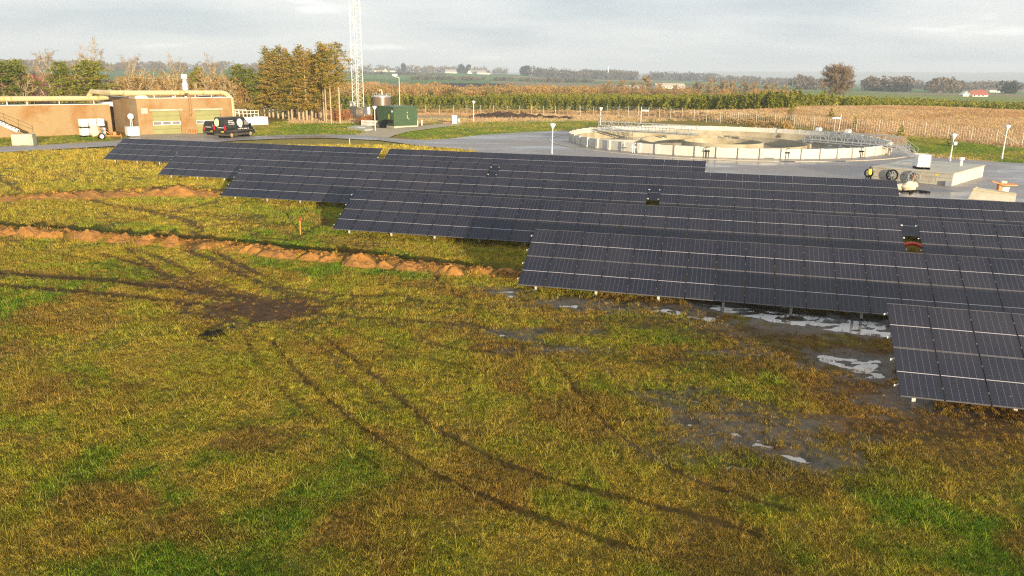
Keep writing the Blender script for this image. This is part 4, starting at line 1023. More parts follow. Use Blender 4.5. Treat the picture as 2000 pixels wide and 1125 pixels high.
# white basin with railing to the right of the garage
b0 = G(446, 246)[:2]; b1 = G(524, 243.5)[:2]; bd = (b1 - b0); bl = np.linalg.norm(bd); brz = math.atan2(bd[1], bd[0]); bh = height_at(b1, 228)
t = thing('white_basin', 'low white walled basin with railing right of the garage', 'basin', (b0[0], b0[1], 0), brz)
mb = MB(); mb.box(0, bl, 0, 0.3, 0, bh); part(mb, 'front_wall', 'white', t)
mb = MB(); mb.box(bl - 0.3, bl, 0.302, 9, 0, bh); part(mb, 'side_wall', 'white', t)
mb = MB(); mb.box(0, 0.3, 0.302, 9, 0, bh); part(mb, 'side_wall', 'white', t)
mb = MB(); mb.box(0.302, bl - 0.302, 0.302, 9, bh - 0.6, bh - 0.4); part(mb, 'deck', 'concrete', t)
mb = MB()
for yy in (1.2, 6.5):
    for zz in (0.55, 1.1): mb.bar((0.4, yy, bh - 0.4 + zz + 0.4), (bl - 1.2, yy, bh + zz), 0.07, 0.07)
    for q in np.linspace(0.5, bl - 1.2, 9): mb.bar((q, yy, bh - 0.4), (q, yy, bh + 1.1), 0.08, 0.08)
part(mb, 'railing', 'white', t)

# ------------------------------------------------------------------ vans
def van(name, label, p, rz, L, H, W, decals=True):
    t = thing(name, label, 'van', p, rz)
    hb = 0.32; k = H / 2.6
    prof = [(0.0, hb + 0.1), (0.0, H * 0.55), (0.08, H * 0.9), (0.22, H - 0.03), (0.6, H), (L * 0.60, H), (L * 0.655, H - 0.06), (L * 0.82, 1.52 * k + 0.05), (L * 0.86, 1.36 * k), (L * 0.965, 1.08 * k), (L - 0.02, 0.85 * k), (L, 0.55), (L - 0.03, hb)]
    def hw(z): return (W / 2) * (1.0 if z < 0.5 * H else 1.0 - 0.13 * ((z - 0.5 * H) / (0.5 * H)) ** 1.5)
    mb = MB(); n = len(prof)
    vs = [(x, s * hw(z) * (0.93 if x > L * 0.955 else 1), z) for s in (-1, 1) for x, z in prof]
    fs = [tuple(range(n - 1, -1, -1)), tuple(range(n, 2 * n))] + [(q, (q + 1) % n, n + (q + 1) % n, n + q) for q in range(n)]
    mb.add(vs, fs); body = part(mb, 'body', 'vanblack', t)
    bv = body.modifiers.new('bevel', 'BEVEL'); bv.width = 0.05; bv.segments = 2; bv.limit_method = 'ANGLE'
    y = -W / 2
    mb = MB(); mb.box(0.1, L - 0.25, y - 0.012, -y + 0.012, hb - 0.02, hb + 0.22, bev=0.01); part(mb, 'sill', 'vanmud', t)
    mb = MB(); mb.box(-0.10, 0.05, y + 0.03, -y - 0.03, hb + 0.02, hb + 0.24, bev=0.03); part(mb, 'rear_bumper', 'vanmud', t)
    mb = MB(); mb.box(L - 0.08, L + 0.06, y + 0.08, -y - 0.08, hb - 0.02, hb + 0.3, bev=0.03); part(mb, 'front_bumper', 'black', t)
    for wx in (L * 0.19, L * 0.83):
        for s in (-1, 1):
            w = link('wheel', None, t, (wx, s * (W / 2 - 0.08), 0.36))
            mb = MB(); mb.cyl((0, -0.12, 0), (0, 0.12, 0), 0.36, n=20); part(mb, 'tyre', 'tyre', w, True)
            mb = MB(); mb.cyl((0, -0.135, 0), (0, 0.135, 0), 0.25, 0.25, n=18); mb.cyl((0, -0.15, 0), (0, 0.15, 0), 0.08, n=10); part(mb, 'rim', 'rim', w, True)
        mb = MB(); mb.cyl((wx, y - 0.004, 0.38), (wx, -y + 0.004, 0.38), 0.47, n=22); part(mb, 'wheel_arch', 'black', t, True)
    def sidequad(name, pts, mat, off=0.012, parent=t):
        for s in (-1, 1):
            mb = MB(); nn = len(pts)
            a = [(x, s * (hw(z) + off), z) for x, z in pts]; b = [(x, s * (hw(z) - 0.02), z) for x, z in pts]
            mb.add(a + b, [tuple(range(nn)), tuple(range(2 * nn - 1, nn - 1, -1))] + [(q, (q + 1) % nn, nn + (q + 1) % nn, nn + q) for q in range(nn)]); part(mb, name, mat, parent)
    sidequad('side_window', [(L * 0.645, 1.55 * k), (L * 0.80, 1.5 * k), (L * 0.74, 1.95 * k), (L * 0.655, 2.15 * k)], 'panewin' if decals else 'darkwin')
    sidequad('door_seam', [(L * 0.635, hb + 0.3), (L * 0.64, hb + 0.3), (L * 0.64, H - 0.25), (L * 0.635, H - 0.25)], 'black', 0.006)
    sidequad('rub_strip', [(0.3, 0.78 * k), (L * 0.92, 0.78 * k), (L * 0.92, 0.9 * k), (0.3, 0.9 * k)], 'vanmud', 0.015)
    ws = [(L * 0.66, H - 0.12), (L * 0.812, 1.6 * k)]
    mb = MB(); mb.add([(ws[0][0], -0.78, ws[0][1]), (ws[0][0], 0.78, ws[0][1]), (ws[1][0] + 0.01, 0.9, ws[1][1]), (ws[1][0] + 0.01, -0.9, ws[1][1])], [(0, 1, 2, 3)])
    o = part(mb, 'windscreen', 'darkwin', t); o.location = (0.03, 0, 0.02)
    for s in (-1, 1):
        mb = MB(); mb.box(-0.025, 0.14, s * (W / 2 - 0.10) - 0.11, s * (W / 2 - 0.10) + 0.115, 0.95 * k, 1.55 * k, bev=0.02); part(mb, 'tail_lamp', 'lightred', t)
        mb = MB(); mb.box(L - 0.25, L - 0.06, s * (W / 2 - 0.2) - 0.15, s * (W / 2 - 0.2) + 0.15, 0.86 * k, 1.08 * k, bev=0.03); part(mb, 'headlamp', 'panewin', t)
        mb = MB(); mb.box(L * 0.79, L * 0.83, s * (W / 2 + 0.17) - 0.12, s * (W / 2 + 0.17) + 0.12, 1.35 * k, 1.68 * k, bev=0.02); part(mb, 'wing_mirror', 'black', t)
    mb = MB(); mb.box(-0.035, -0.012, -0.78, -0.26, 0.72 * k, 0.84 * k); part(mb, 'number_plate', 'yellow', t)
    mb = MB(); mb.box(-0.012, 0.02, -0.008, 0.008, hb + 0.25, H - 0.2); part(mb, 'rear_door_seam', 'black', t)
    if decals:
        cx, cz, rr_ = L * 0.50, H * 0.70, 0.58
        pts = [(cx + rr_ * math.cos(a), cz + rr_ * 0.96 * math.sin(a)) for a in np.linspace(0.2, math.pi, 14)] + [(cx - rr_ * 0.75, cz - rr_ * 0.62), (cx - rr_ * 0.1, cz - rr_ * 1.12), (cx + rr_ * 0.45, cz - rr_ * 1.15), (cx + rr_ * 0.85, cz - rr_ * 0.45)]
        sidequad('logo', pts, 'logow', 0.014)
        sidequad('logo_centre', [(cx + 0.30 * math.cos(a), cz - 0.05 + 0.38 * math.sin(a)) for a in np.linspace(0, 6.0, 16)], 'logo', 0.019)
        rng_ = random.Random(4)
        for row, (z, x0, x1) in enumerate(((H * 0.80, 0.75, 1.75), (H * 0.72, 0.75, 2.0), (H * 0.64, 0.8, 2.0), (H * 0.385, L * 0.42, L * 0.80))):
            x = x0
            while x < x1 - 0.08:
                w_ = rng_.uniform(0.07, 0.13); sidequad('lettering', [(x, z), (x + w_, z), (x + w_, z + 0.10), (x, z + 0.10)], 'logow', 0.013); x += w_ + rng_.uniform(0.03, 0.05) + (0.12 if rng_.random() < 0.18 else 0)
        pts = [(0.42 * math.cos(a), H * 0.74 + 0.55 * math.sin(a)) for a in np.linspace(0, 5.9, 18)]
        mb = MB(); nn = len(pts); f_ = [(-0.012 + 0.12 * max(0, (z - H * 0.55) / (H * 0.35)) * 0.66 - 0.012, 0.42 + yy, z) for yy, z in pts]; b_ = [(x + 0.03, yy, z) for x, yy, z in f_]
        mb.add(f_ + b_, [tuple(range(nn)), tuple(range(2 * nn - 1, nn - 1, -1))] + [(q, (q + 1) % nn, nn + (q + 1) % nn, nn + q) for q in range(nn)]); part(mb, 'rear_logo', 'logo', t)
        mb = MB()
        for q in range(5): mb.box(-0.02, 0.01, -0.75 + q * 0.22, -0.60 + q * 0.22, 1.25 * k, 1.33 * k)
        part(mb, 'rear_lettering', 'logow', t)
    else:
        mb = MB(); mb.box(-0.012, 0.03, -0.7, 0.7, H * 0.62, H * 0.88); part(mb, 'rear_window', 'darkwin', t)
        mb = MB()
        for q in range(6): mb.box(-0.02, 0.01, -0.45 + q * 0.17, -0.33 + q * 0.17, 1.12, 1.2)
        part(mb, 'rear_lettering', 'logow', t)
    return t
va = G(451, 270.6); vb = G(497, 266.2)
vd = vb[:2] - va[:2]; vrz = math.atan2(vd[1], vd[0])
# right side wheels lie on the measured line
side = np.array([math.sin(vrz), -math.cos(vrz)])
vo = va[:2] - side * 0.95 - np.array([math.cos(vrz), math.sin(vrz)]) * 1.05
van('cargo_van', 'black high roof van with pale green logo, nearer of the two vans', (vo[0], vo[1], 0.118), vrz, 6.1, 2.85, 2.05)
p = G(406, 266)
van('cargo_van', 'lower black van half hidden behind the logo van, before the garage door', (p[0] , p[1] + 0.6, 0.118), vrz + 0.03, 5.0, 2.0, 1.95, False)

# ------------------------------------------------------------------ lattice mast
p = G(703, 228); t = thing('lattice_mast', 'tall white triangular lattice mast beside the conifers', 'mast', tuple(p), 0.0)
HM = 46; legs = [(-1.42, -0.3), (-0.42, 0.75), (1.0, -0.15)]
def lg(k, z): s = 1 - 0.18 * z / HM; return (legs[k][0] * s, legs[k][1] * s, z)
for k in range(3): mb = MB(); mb.cyl(lg(k, 0), lg(k, HM), 0.07, 0.05, 8); part(mb, 'leg', 'white', t)
for a, b in ((0, 1), (1, 2), (2, 0)):
    mb = MB(); zs = np.arange(0.3, HM, 1.25)
    for q, (z0, z1) in enumerate(zip(zs[:-1], zs[1:])): mb.bar(lg(a if q % 2 else b, z0), lg(b if q % 2 else a, z1), 0.04, 0.04); 
    for z0 in zs[::2]: mb.bar(lg(a, z0), lg(b, z0), 0.035, 0.035)
    part(mb, 'bracing', 'white', t)
mb = MB(); mb.box(-0.47, -0.35, -0.35, -0.2, 0.4, HM); 
mb.box(-0.02, 0.04, -0.35, -0.28, 0.4, HM - 2); part(mb, 'cable_ladder', 'white', t)
for z, x in ((25.5, -1.15), (23.2, 0.9), (20.5, -1.15), (18, 0.95), (28, 0.9), (31, -1.1), (14.5, -1.2)):
    mb = MB(); mb.box(x - 0.17, x + 0.17, -0.75, -0.5, z, z + 1.5, bev=0.05); mb.bar((x, -0.5, z + 0.7), (x, 0, z + 0.7), 0.06, 0.06); part(mb, 'antenna', 'white', t)
mb = MB(); mb.box(-1.9, -0.7, -1.0, -0.3, 0.2, 3.3); part(mb, 'equipment_box', 'galv', t)
p = G(716.5, 231.5); t = thing('mast_cabinet', 'white equipment cabinet at the right foot of the mast', 'cabinet', tuple(p), 0.05)
for q in (-0.6, 0.6): mb = MB(); mb.box(q - 0.08, q + 0.08, -0.1, 0.1, 0, 0.9); part(mb, 'leg', 'white', t)
mb = MB(); mb.box(-0.75, 0.75, -0.35, 0.35, 0.902, 2.3, bev=0.03); part(mb, 'body', 'white', t)
mb = MB(); mb.box(-0.8, 0.8, -0.4, 0.4, 2.302, 2.4); part(mb, 'lid', 'white', t)

# ------------------------------------------------------------------ green container, brown tank, oddments
c0 = G(769.5, 250.5)[:2]; c1 = G(815, 245.5)[:2]; cd = np.array([0.74, 0.67]); crz = math.atan2(cd[1], cd[0])
def run_to(p0, dv, px, zz=1.5): return float(min(np.linspace(0.5, 25, 2451), key=lambda q: abs((lambda p: 1000 + F_PX * (p @ RT) / (p @ FW) - px)(np.array([*(p0 + dv * q), zz - CAM_H])))))
cl = run_to(c0, cd / np.linalg.norm(cd), 815); cwid = run_to(c0, np.array([-cd[1], cd[0]]) / np.linalg.norm(cd), 737.5); chh = height_at(c0, 209.8)
t = thing('green_container', 'dark green steel plant container with pipes at its left end', 'container', (c0[0], c0[1], 0), crz)
mb = MB(); mb.box(-0.05, cl + 0.05, -0.1, cwid + 0.1, 0, 0.35); part(mb, 'plinth', 'concrete', t)
mb = MB(); mb.box(0, cl, 0, cwid, 0.352, chh, bev=0.02); part(mb, 'body', 'green_box', t)
mb = MB(); mb.box(-0.06, cl + 0.06, -0.06, cwid + 0.06, chh + 0.002, chh + 0.12); part(mb, 'roof_rim', 'green_trim', t)
mb = MB(); mb.box(cl * 0.60, cl * 0.84, -0.03, -0.003, 0.45, 2.75); dr = part(mb, 'door', 'green_trim', t)
mb = MB(); mb.box(cl * 0.62, cl * 0.635, -0.09, -0.031, 1.4, 1.7); part(mb, 'handle', 'silver', dr)
mb = MB(); mb.box(-0.03, -0.003, cwid * 0.35, cwid * 0.75, 0.45, 2.75); part(mb, 'end_door', 'green_trim', t)
mb = MB()
for zz in (1.6, 1.95, 2.5): mb.box(cl * 0.56, cl * 0.585, -0.02, -0.003, zz, zz + 0.26)
mb.box(-0.02, -0.003, cwid * 0.26, cwid * 0.31, 1.5, 2.3); part(mb, 'warning_label', 'yellow', t)
mb = MB(); mb.cyl((-0.06, 0.45, chh - 0.7), (0, 0.45, chh - 0.7), 0.2, n=14); part(mb, 'vent_cover', 'white', t)
for k in range(4):
    y0 = 0.35 + 0.55 * k
    mb = MB(); mb.tube([(-0.02, y0, 1.15), (-0.5, y0, 1.25), (-1.1, y0 - 0.05, 1.0), (-1.5, y0 - 0.1, 0.55), (-1.75, y0 - 0.1, -0.1)], 0.2, 10); part(mb, 'hose', 'black', t, True)
tp = at_range(744, 148)[:2]
t = thing('steel_tank', 'brown cylindrical steel tank behind the green container', 'tank', (tp[0], tp[1], 0), 0)
th = height_at(tp, 189.5); tr_ = 1.72
mb = MB(); mb.lathe([(tr_, 0), (tr_, th)], 28); part(mb, 'shell', 'tank_brown', t, True)
mb = MB(); mb.lathe([(tr_ + 0.05, th + 0.002), (tr_ + 0.05, th + 0.12), (tr_ * 0.6, th + 0.35), (0.1, th + 0.45)], 28); part(mb, 'roof', 'galv', t, True)
mb = MB(); mb.tube([(0.1, 0, th + 0.3), (0.1, 0, th + 1.0), (0, 0, th + 1.25), (-0.25, 0, th + 1.3), (-0.4, 0, th + 1.05)], 0.13, 10); part(mb, 'gooseneck_vent', 'cream', t, True)
for k in range(8): a = k * 0.785; mb = MB(); mb.bar(((tr_ - 0.1) * math.cos(a), (tr_ - 0.1) * math.sin(a), th + 0.1), ((tr_ - 0.1) * math.cos(a), (tr_ - 0.1) * math.sin(a), th + 0.75), 0.06, 0.06); part(mb, 'roof_post', 'galv', t)
for px, py, lab in ((741.5, 246.5, 'short white post at the left end of the green container'), (815.8, 247, 'white post at the right corner of the green container'), (824, 245.5, 'lone white post standing right of the green container')):
    p = G(px, py); t = thing('marker_post', lab, 'post', tuple(p), 0)
    mb = MB(); mb.lathe([(0.11, 0), (0.11, 1.0), (0.06, 1.08)], 10); part(mb, 'shaft', 'white', t, True); mb = MB(); mb.lathe([(0.2, 0), (0.2, 0.06)], 10); part(mb, 'base', 'concrete', t)
# concrete slab, picket fence, beech hedge
p = [G(678, 252), G(712, 257), G(731, 255), G(722, 249.5), G(693, 248.8)]
t = thing('concrete_slab', 'flat pale concrete slab in the lawn left of the container', 'slab', tuple(p[0]), 0)
mb = MB(); mb.prism([(q[0] - p[0][0], q[1] - p[0][1]) for q in p], -0.1, 0.32); part(mb, 'slab', 'concrete', t)
mb = MB(); c_ = (np.mean(p, axis=0) - p[0]); mb.box(c_[0] - 0.7, c_[0] + 0.7, c_[1] - 0.6, c_[1] + 0.6, 0.322, 0.38); part(mb, 'hatch', 'galv', t)
f0 = G(706.5, 245.5)[:2]; f1 = G(737, 247)[:2]; fl = np.linalg.norm(f1 - f0); frz = math.atan2(*(f1 - f0)[::-1])
t = thing('picket_fence', 'small white picket fence in front of the rusty hedge', 'fence', (f0[0], f0[1], 0), frz)
for k in range(15): mb = MB(); x = fl * k / 14; mb.prism([(x - 0.06, -0.015), (x + 0.06, -0.015), (x + 0.06, 0.015), (x - 0.06, 0.015)], 0, 1.05); part(mb, 'picket', 'white', t)
for z in (0.3, 0.8): mb = MB(); mb.box(-0.1, fl + 0.1, 0.017, 0.06, z, z + 0.09); part(mb, 'rail', 'white', t)
p = G(889, 242.3); t = thing('kiosk_cabinet', 'white kiosk cabinet at the end of the gravel path', 'cabinet', tuple(p), 0.1)
mb = MB(); mb.box(-0.6, 0.35, -0.3, 0.5, 0, 1.6, bev=0.03); part(mb, 'body', 'white', t); mb = MB(); mb.box(-0.65, 0.4, -0.35, 0.55, 1.602, 1.68); part(mb, 'roof', 'white', t)
mb = MB(); mb.box(0.55, 0.95, -0.1, 0.35, 0, 1.05, bev=0.03); part(mb, 'side_box', 'concrete', t); mb = MB(); mb.box(-0.9, 1.5, -0.5, 0.7, -0.1, 0.06); part(mb, 'base', 'concrete', t)
mb = MB(); mb.box(-2.3, -0.75, 0.5, 1.1, 0, 0.3); part(mb, 'red_crate', 'redpanel', t)
# low marker stake near the road and survey stake in the field
p = G(683.5, 281); t = thing('marker_post', 'thin white marker post on the strip behind the farthest table', 'post', tuple(p), 0)
mb = MB(); mb.bar((0, 0, -0.1), (-0.04, 0, 0.62), 0.05, 0.05); part(mb, 'shaft', 'white', t); mb = MB(); mb.box(-0.08, 0.0, -0.04, 0.04, 0.622, 0.68); part(mb, 'cap', 'white', t)
p = G(587, 461); t = thing('survey_stake', 'orange wooden survey stake with red painted top in the field', 'stake', tuple(p), 0)
mb = MB(); mb.bar((0, 0, -0.1), (0.03, 0, 0.88), 0.06, 0.06); part(mb, 'shaft', 'orange', t); mb = MB(); mb.box(-0.02, 0.09, -0.055, 0.055, 0.88, 1.0); part(mb, 'painted_top', 'red', t)

# ------------------------------------------------------------------ lamp posts
def lamp(px, py, top, label, floodlight=False):
    p = G(px, py); h = height_at(p, top); t = thing('lamp_post', label, 'lamp post', tuple(p), 0, 'white yard lamp posts')
    mb = MB(); mb.lathe([(0.09, 0), (0.07, h * 0.4), (0.055, h - 0.5)], 10); part(mb, 'pole', 'white', t, True)
    mb = MB(); mb.lathe([(0.13, 0), (0.13, 0.35), (0.09, 0.4)], 10); part(mb, 'base', 'galv', t, True)
    if floodlight:
        mb = MB(); mb.bar((0, 0, h - 0.5), (-0.9, -0.1, h - 0.35), 0.08, 0.08); part(mb, 'arm', 'white', t)
        mb = MB(); mb.box(-1.2, -0.3, -0.4, 0.2, h - 0.3, h + 0.15, bev=0.08); part(mb, 'lantern', 'plasticw', t)
    else:
        mb = MB(); mb.lathe([(0.06, h - 0.55), (0.12, h - 0.45), (0.34, h - 0.05), (0.34, h)], 16); part(mb, 'lantern', 'plasticw', t, True)
        mb = MB(); mb.lathe([(0.37, h + 0.002), (0.36, h + 0.06), (0.05, h + 0.16)], 16); part(mb, 'lantern_cap', 'white', t, True)
    return t
lamp(733, 256, 208.5, 'white cone lamp post in front of the green container'); lamp(925, 240, 198, 'white cone lamp post right of the kiosk cabinet')
lamp(1078, 302.5, 243, 'white cone lamp post just behind the farthest solar table'); lamp(1172, 250, 211, 'white cone lamp post at the far left rim of the round tank')
l5 = lamp(1855, 316, 263, 'white cone lamp post behind the concrete box with a small floodlight'); lamp(1956.5, 310.5, 246, 'rightmost white cone lamp post at the lawn edge')
mb = MB(); mb.box(0.02, 0.35, -0.3, 0.05, 1.95, 2.35, bev=0.05); part(mb, 'floodlight', 'white', l5)
lamp(781.5, 238, 146, 'tall white pole with a lamp head behind the container', True)

# ------------------------------------------------------------------ round settling tank
t = thing('settling_tank', 'large round concrete settling tank with pale panelled wall', 'tank', (TANK_C[0], TANK_C[1], 0), 0)
tank = t; WALL_H = 1.25; NP = 56
da = 2 * math.pi / NP
mb = MB(); a0, a1 = -da / 2 + 0.0055, da / 2 - 0.0055
for (ra, rb, za, zb) in ((TANK_R - 0.25, TANK_R - 0.02, -0.2, WALL_H),):
    K = 3; vs = []
    for r in (ra, rb):
        for z in (za, zb):
            for k in range(K + 1): a = a0 + (a1 - a0) * k / K; vs.append((r * math.cos(a), r * math.sin(a), z))
    n_ = K + 1; fs = []
    for k in range(K): fs += [(k, k + 1, n_ + k + 1, n_ + k), (2 * n_ + k, 3 * n_ + k, 3 * n_ + k + 1, 2 * n_ + k + 1), (n_ + k, n_ + k + 1, 3 * n_ + k + 1, 3 * n_ + k), (k, 2 * n_ + k, 2 * n_ + k + 1, k + 1)]
    fs += [(0, n_, 3 * n_, 2 * n_), (K, 2 * n_ + K, 3 * n_ + K, n_ + K)]
    mb.add(vs, fs)
PANEL = mb.mesh('wall_panel', 'wallwhite')
mb = MB(); mb.box(TANK_R - 0.27, TANK_R + 0.20, -0.20, 0.20, -0.2, WALL_H + 0.05, bev=0.02); mb.box(TANK_R + 0.201, TANK_R + 0.26, -0.1, 0.1, -0.2, 0.25); PILAS = mb.mesh('pilaster', 'wallwhite')
for k in range(NP):
    link('wall_panel', PANEL, t, rot=(0, 0, k * da)); link('pilaster', PILAS, t, rot=(0, 0, (k + 0.5) * da))
WZ = -0.55
ring('inner_lining', TANK_R - 0.55, TANK_R - 0.27, -2.5, 0.55, 'concrete_in', None, 112, t)
ring('ring_wall', TANK_R * 0.535 - 0.28, TANK_R * 0.535, -2.5, 0.42, 'concrete_in', None, 96, t)
ring('ring_wall', TANK_R * 0.262 - 0.28, TANK_R * 0.262, -2.5, 0.40, 'concrete_in', None, 72, t)
mb = MB(); mb.lathe([(TANK_R - 0.3, -2.6), (TANK_R - 0.3, -2.5)], 96); part(mb, 'floor', 'concrete_in', t)
# channel beam on the left side
b0 = G(1180, 272, 0.3) - np.array([*TANK_C, 0]); b1 = G(1250, 274, 0.3) - np.array([*TANK_C, 0])
mb = MB(); mb.bar((b0[0], b0[1], 0.15), (b1[0], b1[1], 0.15), 1.0, 0.35); part(mb, 'overflow_channel', 'concrete', t)
mb = MB(); n = 112
mb.add([(TANK_C[0] + (TANK_R - 0.56) * math.cos(2 * math.pi * k / n), TANK_C[1] + (TANK_R - 0.56) * math.sin(2 * math.pi * k / n), WZ) for k in range(n)], [tuple(range(n))])
tag(part(mb, 'tank_water', 'tankwater'), kind='structure')
# dark ring of asphalt between wall and kerb is the yard itself; valve stands on the outer wall
for px, py, lab in ((1151, 286.5, 'pale valve stand at the left of the round tank wall'), (1241, 300, 'pale valve stand on the round tank wall, second from the left'), (1381, 308, 'dark valve stand on the round tank wall, middle one'), (1533, 311.5, 'dark valve stand on the round tank wall, fourth from the left'), (1675, 308.5, 'dark valve stand on the round tank wall, nearest the stair')):
    p = G(px, py); t = thing('valve_stand', lab, 'valve', tuple(p), math.atan2(TANK_C[1] - p[1], TANK_C[0] - p[0]), 'valve stands on the tank wall')
    mt = 'white' if px < 1300 else 'black'
    for s in (-0.16, 0.16): mb = MB(); mb.cyl((-0.45, s, 0), (-0.45, s, 0.95), 0.05); part(mb, 'pipe', mt, t)
    mb = MB(); mb.box(-0.58, -0.3, -0.28, 0.28, 0.75, 0.9); part(mb, 'valve_body', mt, t)
    mb = MB(); mb.tube([(-0.45, 0.16, 0.9), (-0.45, 0.2, 1.15), (-0.45, 0.0, 1.3), (-0.5, -0.25, 1.28)], 0.045, 8); part(mb, 'bent_pipe', mt, t, True)
# walkway bridges
def bridge(name, label, A, B, w, deck, hrail, truss, parts_mat='galv'):
    A = np.array(A); B = np.array(B); d = B - A; L = np.linalg.norm(d); t = thing(name, label, 'walkway', (A[0], A[1], 0), math.atan2(d[1], d[0]), 'truss walkways over the round tank')
    mb = MB(); mb.box(0, L, -w / 2, w / 2, deck - 0.06, deck); part(mb, 'deck', parts_mat, t)
    n = max(6, int(L / 1.15))
    for s in (-1, 1):
        y = s * w / 2
        for z, th_ in ((deck - 0.25, 0.12), (deck + 0.5, 0.06), (deck + hrail, 0.08)): mb = MB(); mb.bar((0, y, z), (L, y, z), th_, th_); part(mb, 'rail', parts_mat, t)
        for k in range(n + 1): mb = MB(); x = L * k / n; mb.bar((x, y, deck - 0.25), (x, y, deck + hrail), 0.06, 0.06); part(mb, 'baluster', parts_mat, t)
        for k in range(n if truss else 0): mb = MB(); mb.bar((L * k / n, y, deck - 0.2 if k % 2 else deck + hrail), (L * (k + 1) / n, y, deck + hrail if k % 2 else deck - 0.2), 0.05, 0.05); part(mb, 'brace', parts_mat, t)
    return t, L
bz = 1.3
A = G(1172, 250.5, bz)[:2]; B = TANK_C + (A - TANK_C) * 0.02
B = G(1362, 261, bz)[:2]
bridge('walkway_bridge', 'grey truss walkway from the far left rim to the tank centre', A, B, 1.1, bz, 1.1, True)
A = G(1577, 271, bz)[:2]; B = G(1757, 285.5, bz)[:2]
t, L = bridge('walkway_bridge', 'grey truss walkway reaching the right rim beside the stair', A, B, 1.3, bz, 1.15, True)
mb = MB()
for s in (-0.5, 0.5):
    mb.bar((L, s, bz), (L + 2.1, s, 0.1), 0.06, 0.2)
    mb.bar((L, s, bz + 1.1), (L + 2.1, s, 1.2), 0.05, 0.05); mb.bar((L + 2.1, s, 0.1), (L + 2.1, s, 1.2), 0.05, 0.05); mb.bar((L + 1.05, s, 0.7), (L + 1.05, s, 1.75), 0.05, 0.05)
part(mb, 'stair_frame', 'galv', t)
for k in range(7): mb = MB(); mb.box(L + 0.15 + 0.28 * k, L + 0.4 + 0.28 * k, -0.47, 0.47, bz - 0.14 - 0.165 * k, bz - 0.10 - 0.165 * k); part(mb, 'tread', 'galv', t)
for q in (L * 0.45, L * 0.12):
    mb = MB(); mb.box(q - 0.3, q + 0.3, -0.3, 0.3, bz + 1.15, bz + 1.6, bev=0.05); part(mb, 'motor_box', 'plasticw', t)
for q in (0.5, L - 1.2): mb = MB(); mb.box(q - 0.12, q + 0.12, -0.2, 0.2, -2.4, bz - 0.27); part(mb, 'pier', 'concrete', t)
mb = MB(); mb.cyl((0.4, 0, -2.4), (0.4, 0, 1.0), 0.9, n=20); 
# instrument masts
for px, py, top, lab, s in ((1251, 246, 208, 'thin grey mast with a small box arm on the left walkway', 1), (1637, 262, 222, 'thin grey mast with a lamp arm on the right walkway', -1)):
    p = G(px, py, bz); h = height_at(p, top); t = thing('instrument_mast', lab, 'mast', (p[0], p[1], bz - 0.02), 0)
    mb = MB(); mb.cyl((0, 0, 0), (0.12 if s < 0 else 0, 0, h - bz), 0.05, 0.04); part(mb, 'pole', 'white', t)
    mb = MB(); mb.box(min(0, s * 1.2), max(0, s * 1.2), -0.25, 0.25, h - bz - 0.75, h - bz - 0.5, bev=0.03); part(mb, 'lamp_arm', 'galv', t)
    mb = MB(); mb.box(-0.15, 0.15, -0.15, 0.15, 0, 0.35); part(mb, 'foot_box', 'black', t)
p = G(1283, 252, bz); 
# gulls floating on the tank
def gull():
    mb = MB(); mb.tube([(-0.3, 0, 0.06), (-0.18, 0, 0.09), (0, 0, 0.10), (0.14, 0, 0.11), (0.2, 0, 0.16), (0.23, 0, 0.24), (0.28, 0, 0.26), (0.33, 0, 0.25)], [0.012, 0.05, 0.085, 0.075, 0.045, 0.045, 0.04, 0.012], 8)
    mb.add([(-0.05, 0.085, 0.12), (-0.22, 0.05, 0.15), (-0.38, 0.015, 0.12), (-0.2, 0.09, 0.09)], [(0, 1, 2, 3)]); mb.add([(-0.05, -0.085, 0.12), (-0.22, -0.05, 0.15), (-0.38, -0.015, 0.12), (-0.2, -0.09, 0.09)], [(0, 1, 2, 3)])
    return mb.mesh('gull', 'white', True)
GULL = gull(); rr_ = random.Random(9)
for k in range(26):
    px, py = ((1512 + rr_.random() * 95, 277 + rr_.random() * 11) if k < 11 else (1612 + rr_.random() * 70, 281 + rr_.random() * 9))
    p = G(px, py, WZ)
    tag(link('floating_gull', GULL, None, (p[0], p[1], WZ - 0.04), (0, 0, rr_.random() * 6.28), (1.15,) * 3), 'small white gull floating on the water of the round tank', 'gull', 'gulls on the round tank')

# ------------------------------------------------------------------ concrete box tank on the right
c0 = G(1858, 366)[:2]; c1 = G(1918.5, 347.5)[:2]; bhh = height_at(c0, 338)
fl_ = G(1708, 327.7, bhh)[:2]
dl = fl_ - c0; ll = np.linalg.norm(dl); dr_ = c1 - c0; lr = np.linalg.norm(dr_)
brz = math.atan2(dr_[1], dr_[0]) - math.pi / 2
ll = run_to(c0, -np.array([math.cos(brz), math.sin(brz)]), 1706, bhh); fl_ = c0 - ll * np.array([math.cos(brz), math.sin(brz)])
t = thing('concrete_box_tank', 'low flat topped concrete box tank standing in the yard', 'tank', (fl_[0], fl_[1], 0), brz)
box_rz = brz
npan = 5
for k in range(npan): mb = MB(); mb.box(ll * k / npan + 0.012, ll * (k + 1) / npan - 0.012, 0, 0.2, 0, bhh - 0.12, bev=0.01); part(mb, 'front_panel', 'concrete', t)
for k in range(4): mb = MB(); y0, y1 = 0.2 + (lr - 0.2) * k / 4 + 0.012, 0.2 + (lr - 0.2) * (k + 1) / 4 - 0.012; mb.box(ll - 0.2, ll, y0, y1, 0, bhh - 0.12, bev=0.01); part(mb, 'end_panel', 'wallwhite', t)  # paler material puts this end's sunlit brightness into its colour
mb = MB(); mb.box(0.02, ll - 0.22, 0.22, lr, 0, bhh - 0.14); part(mb, 'core', 'concrete', t)
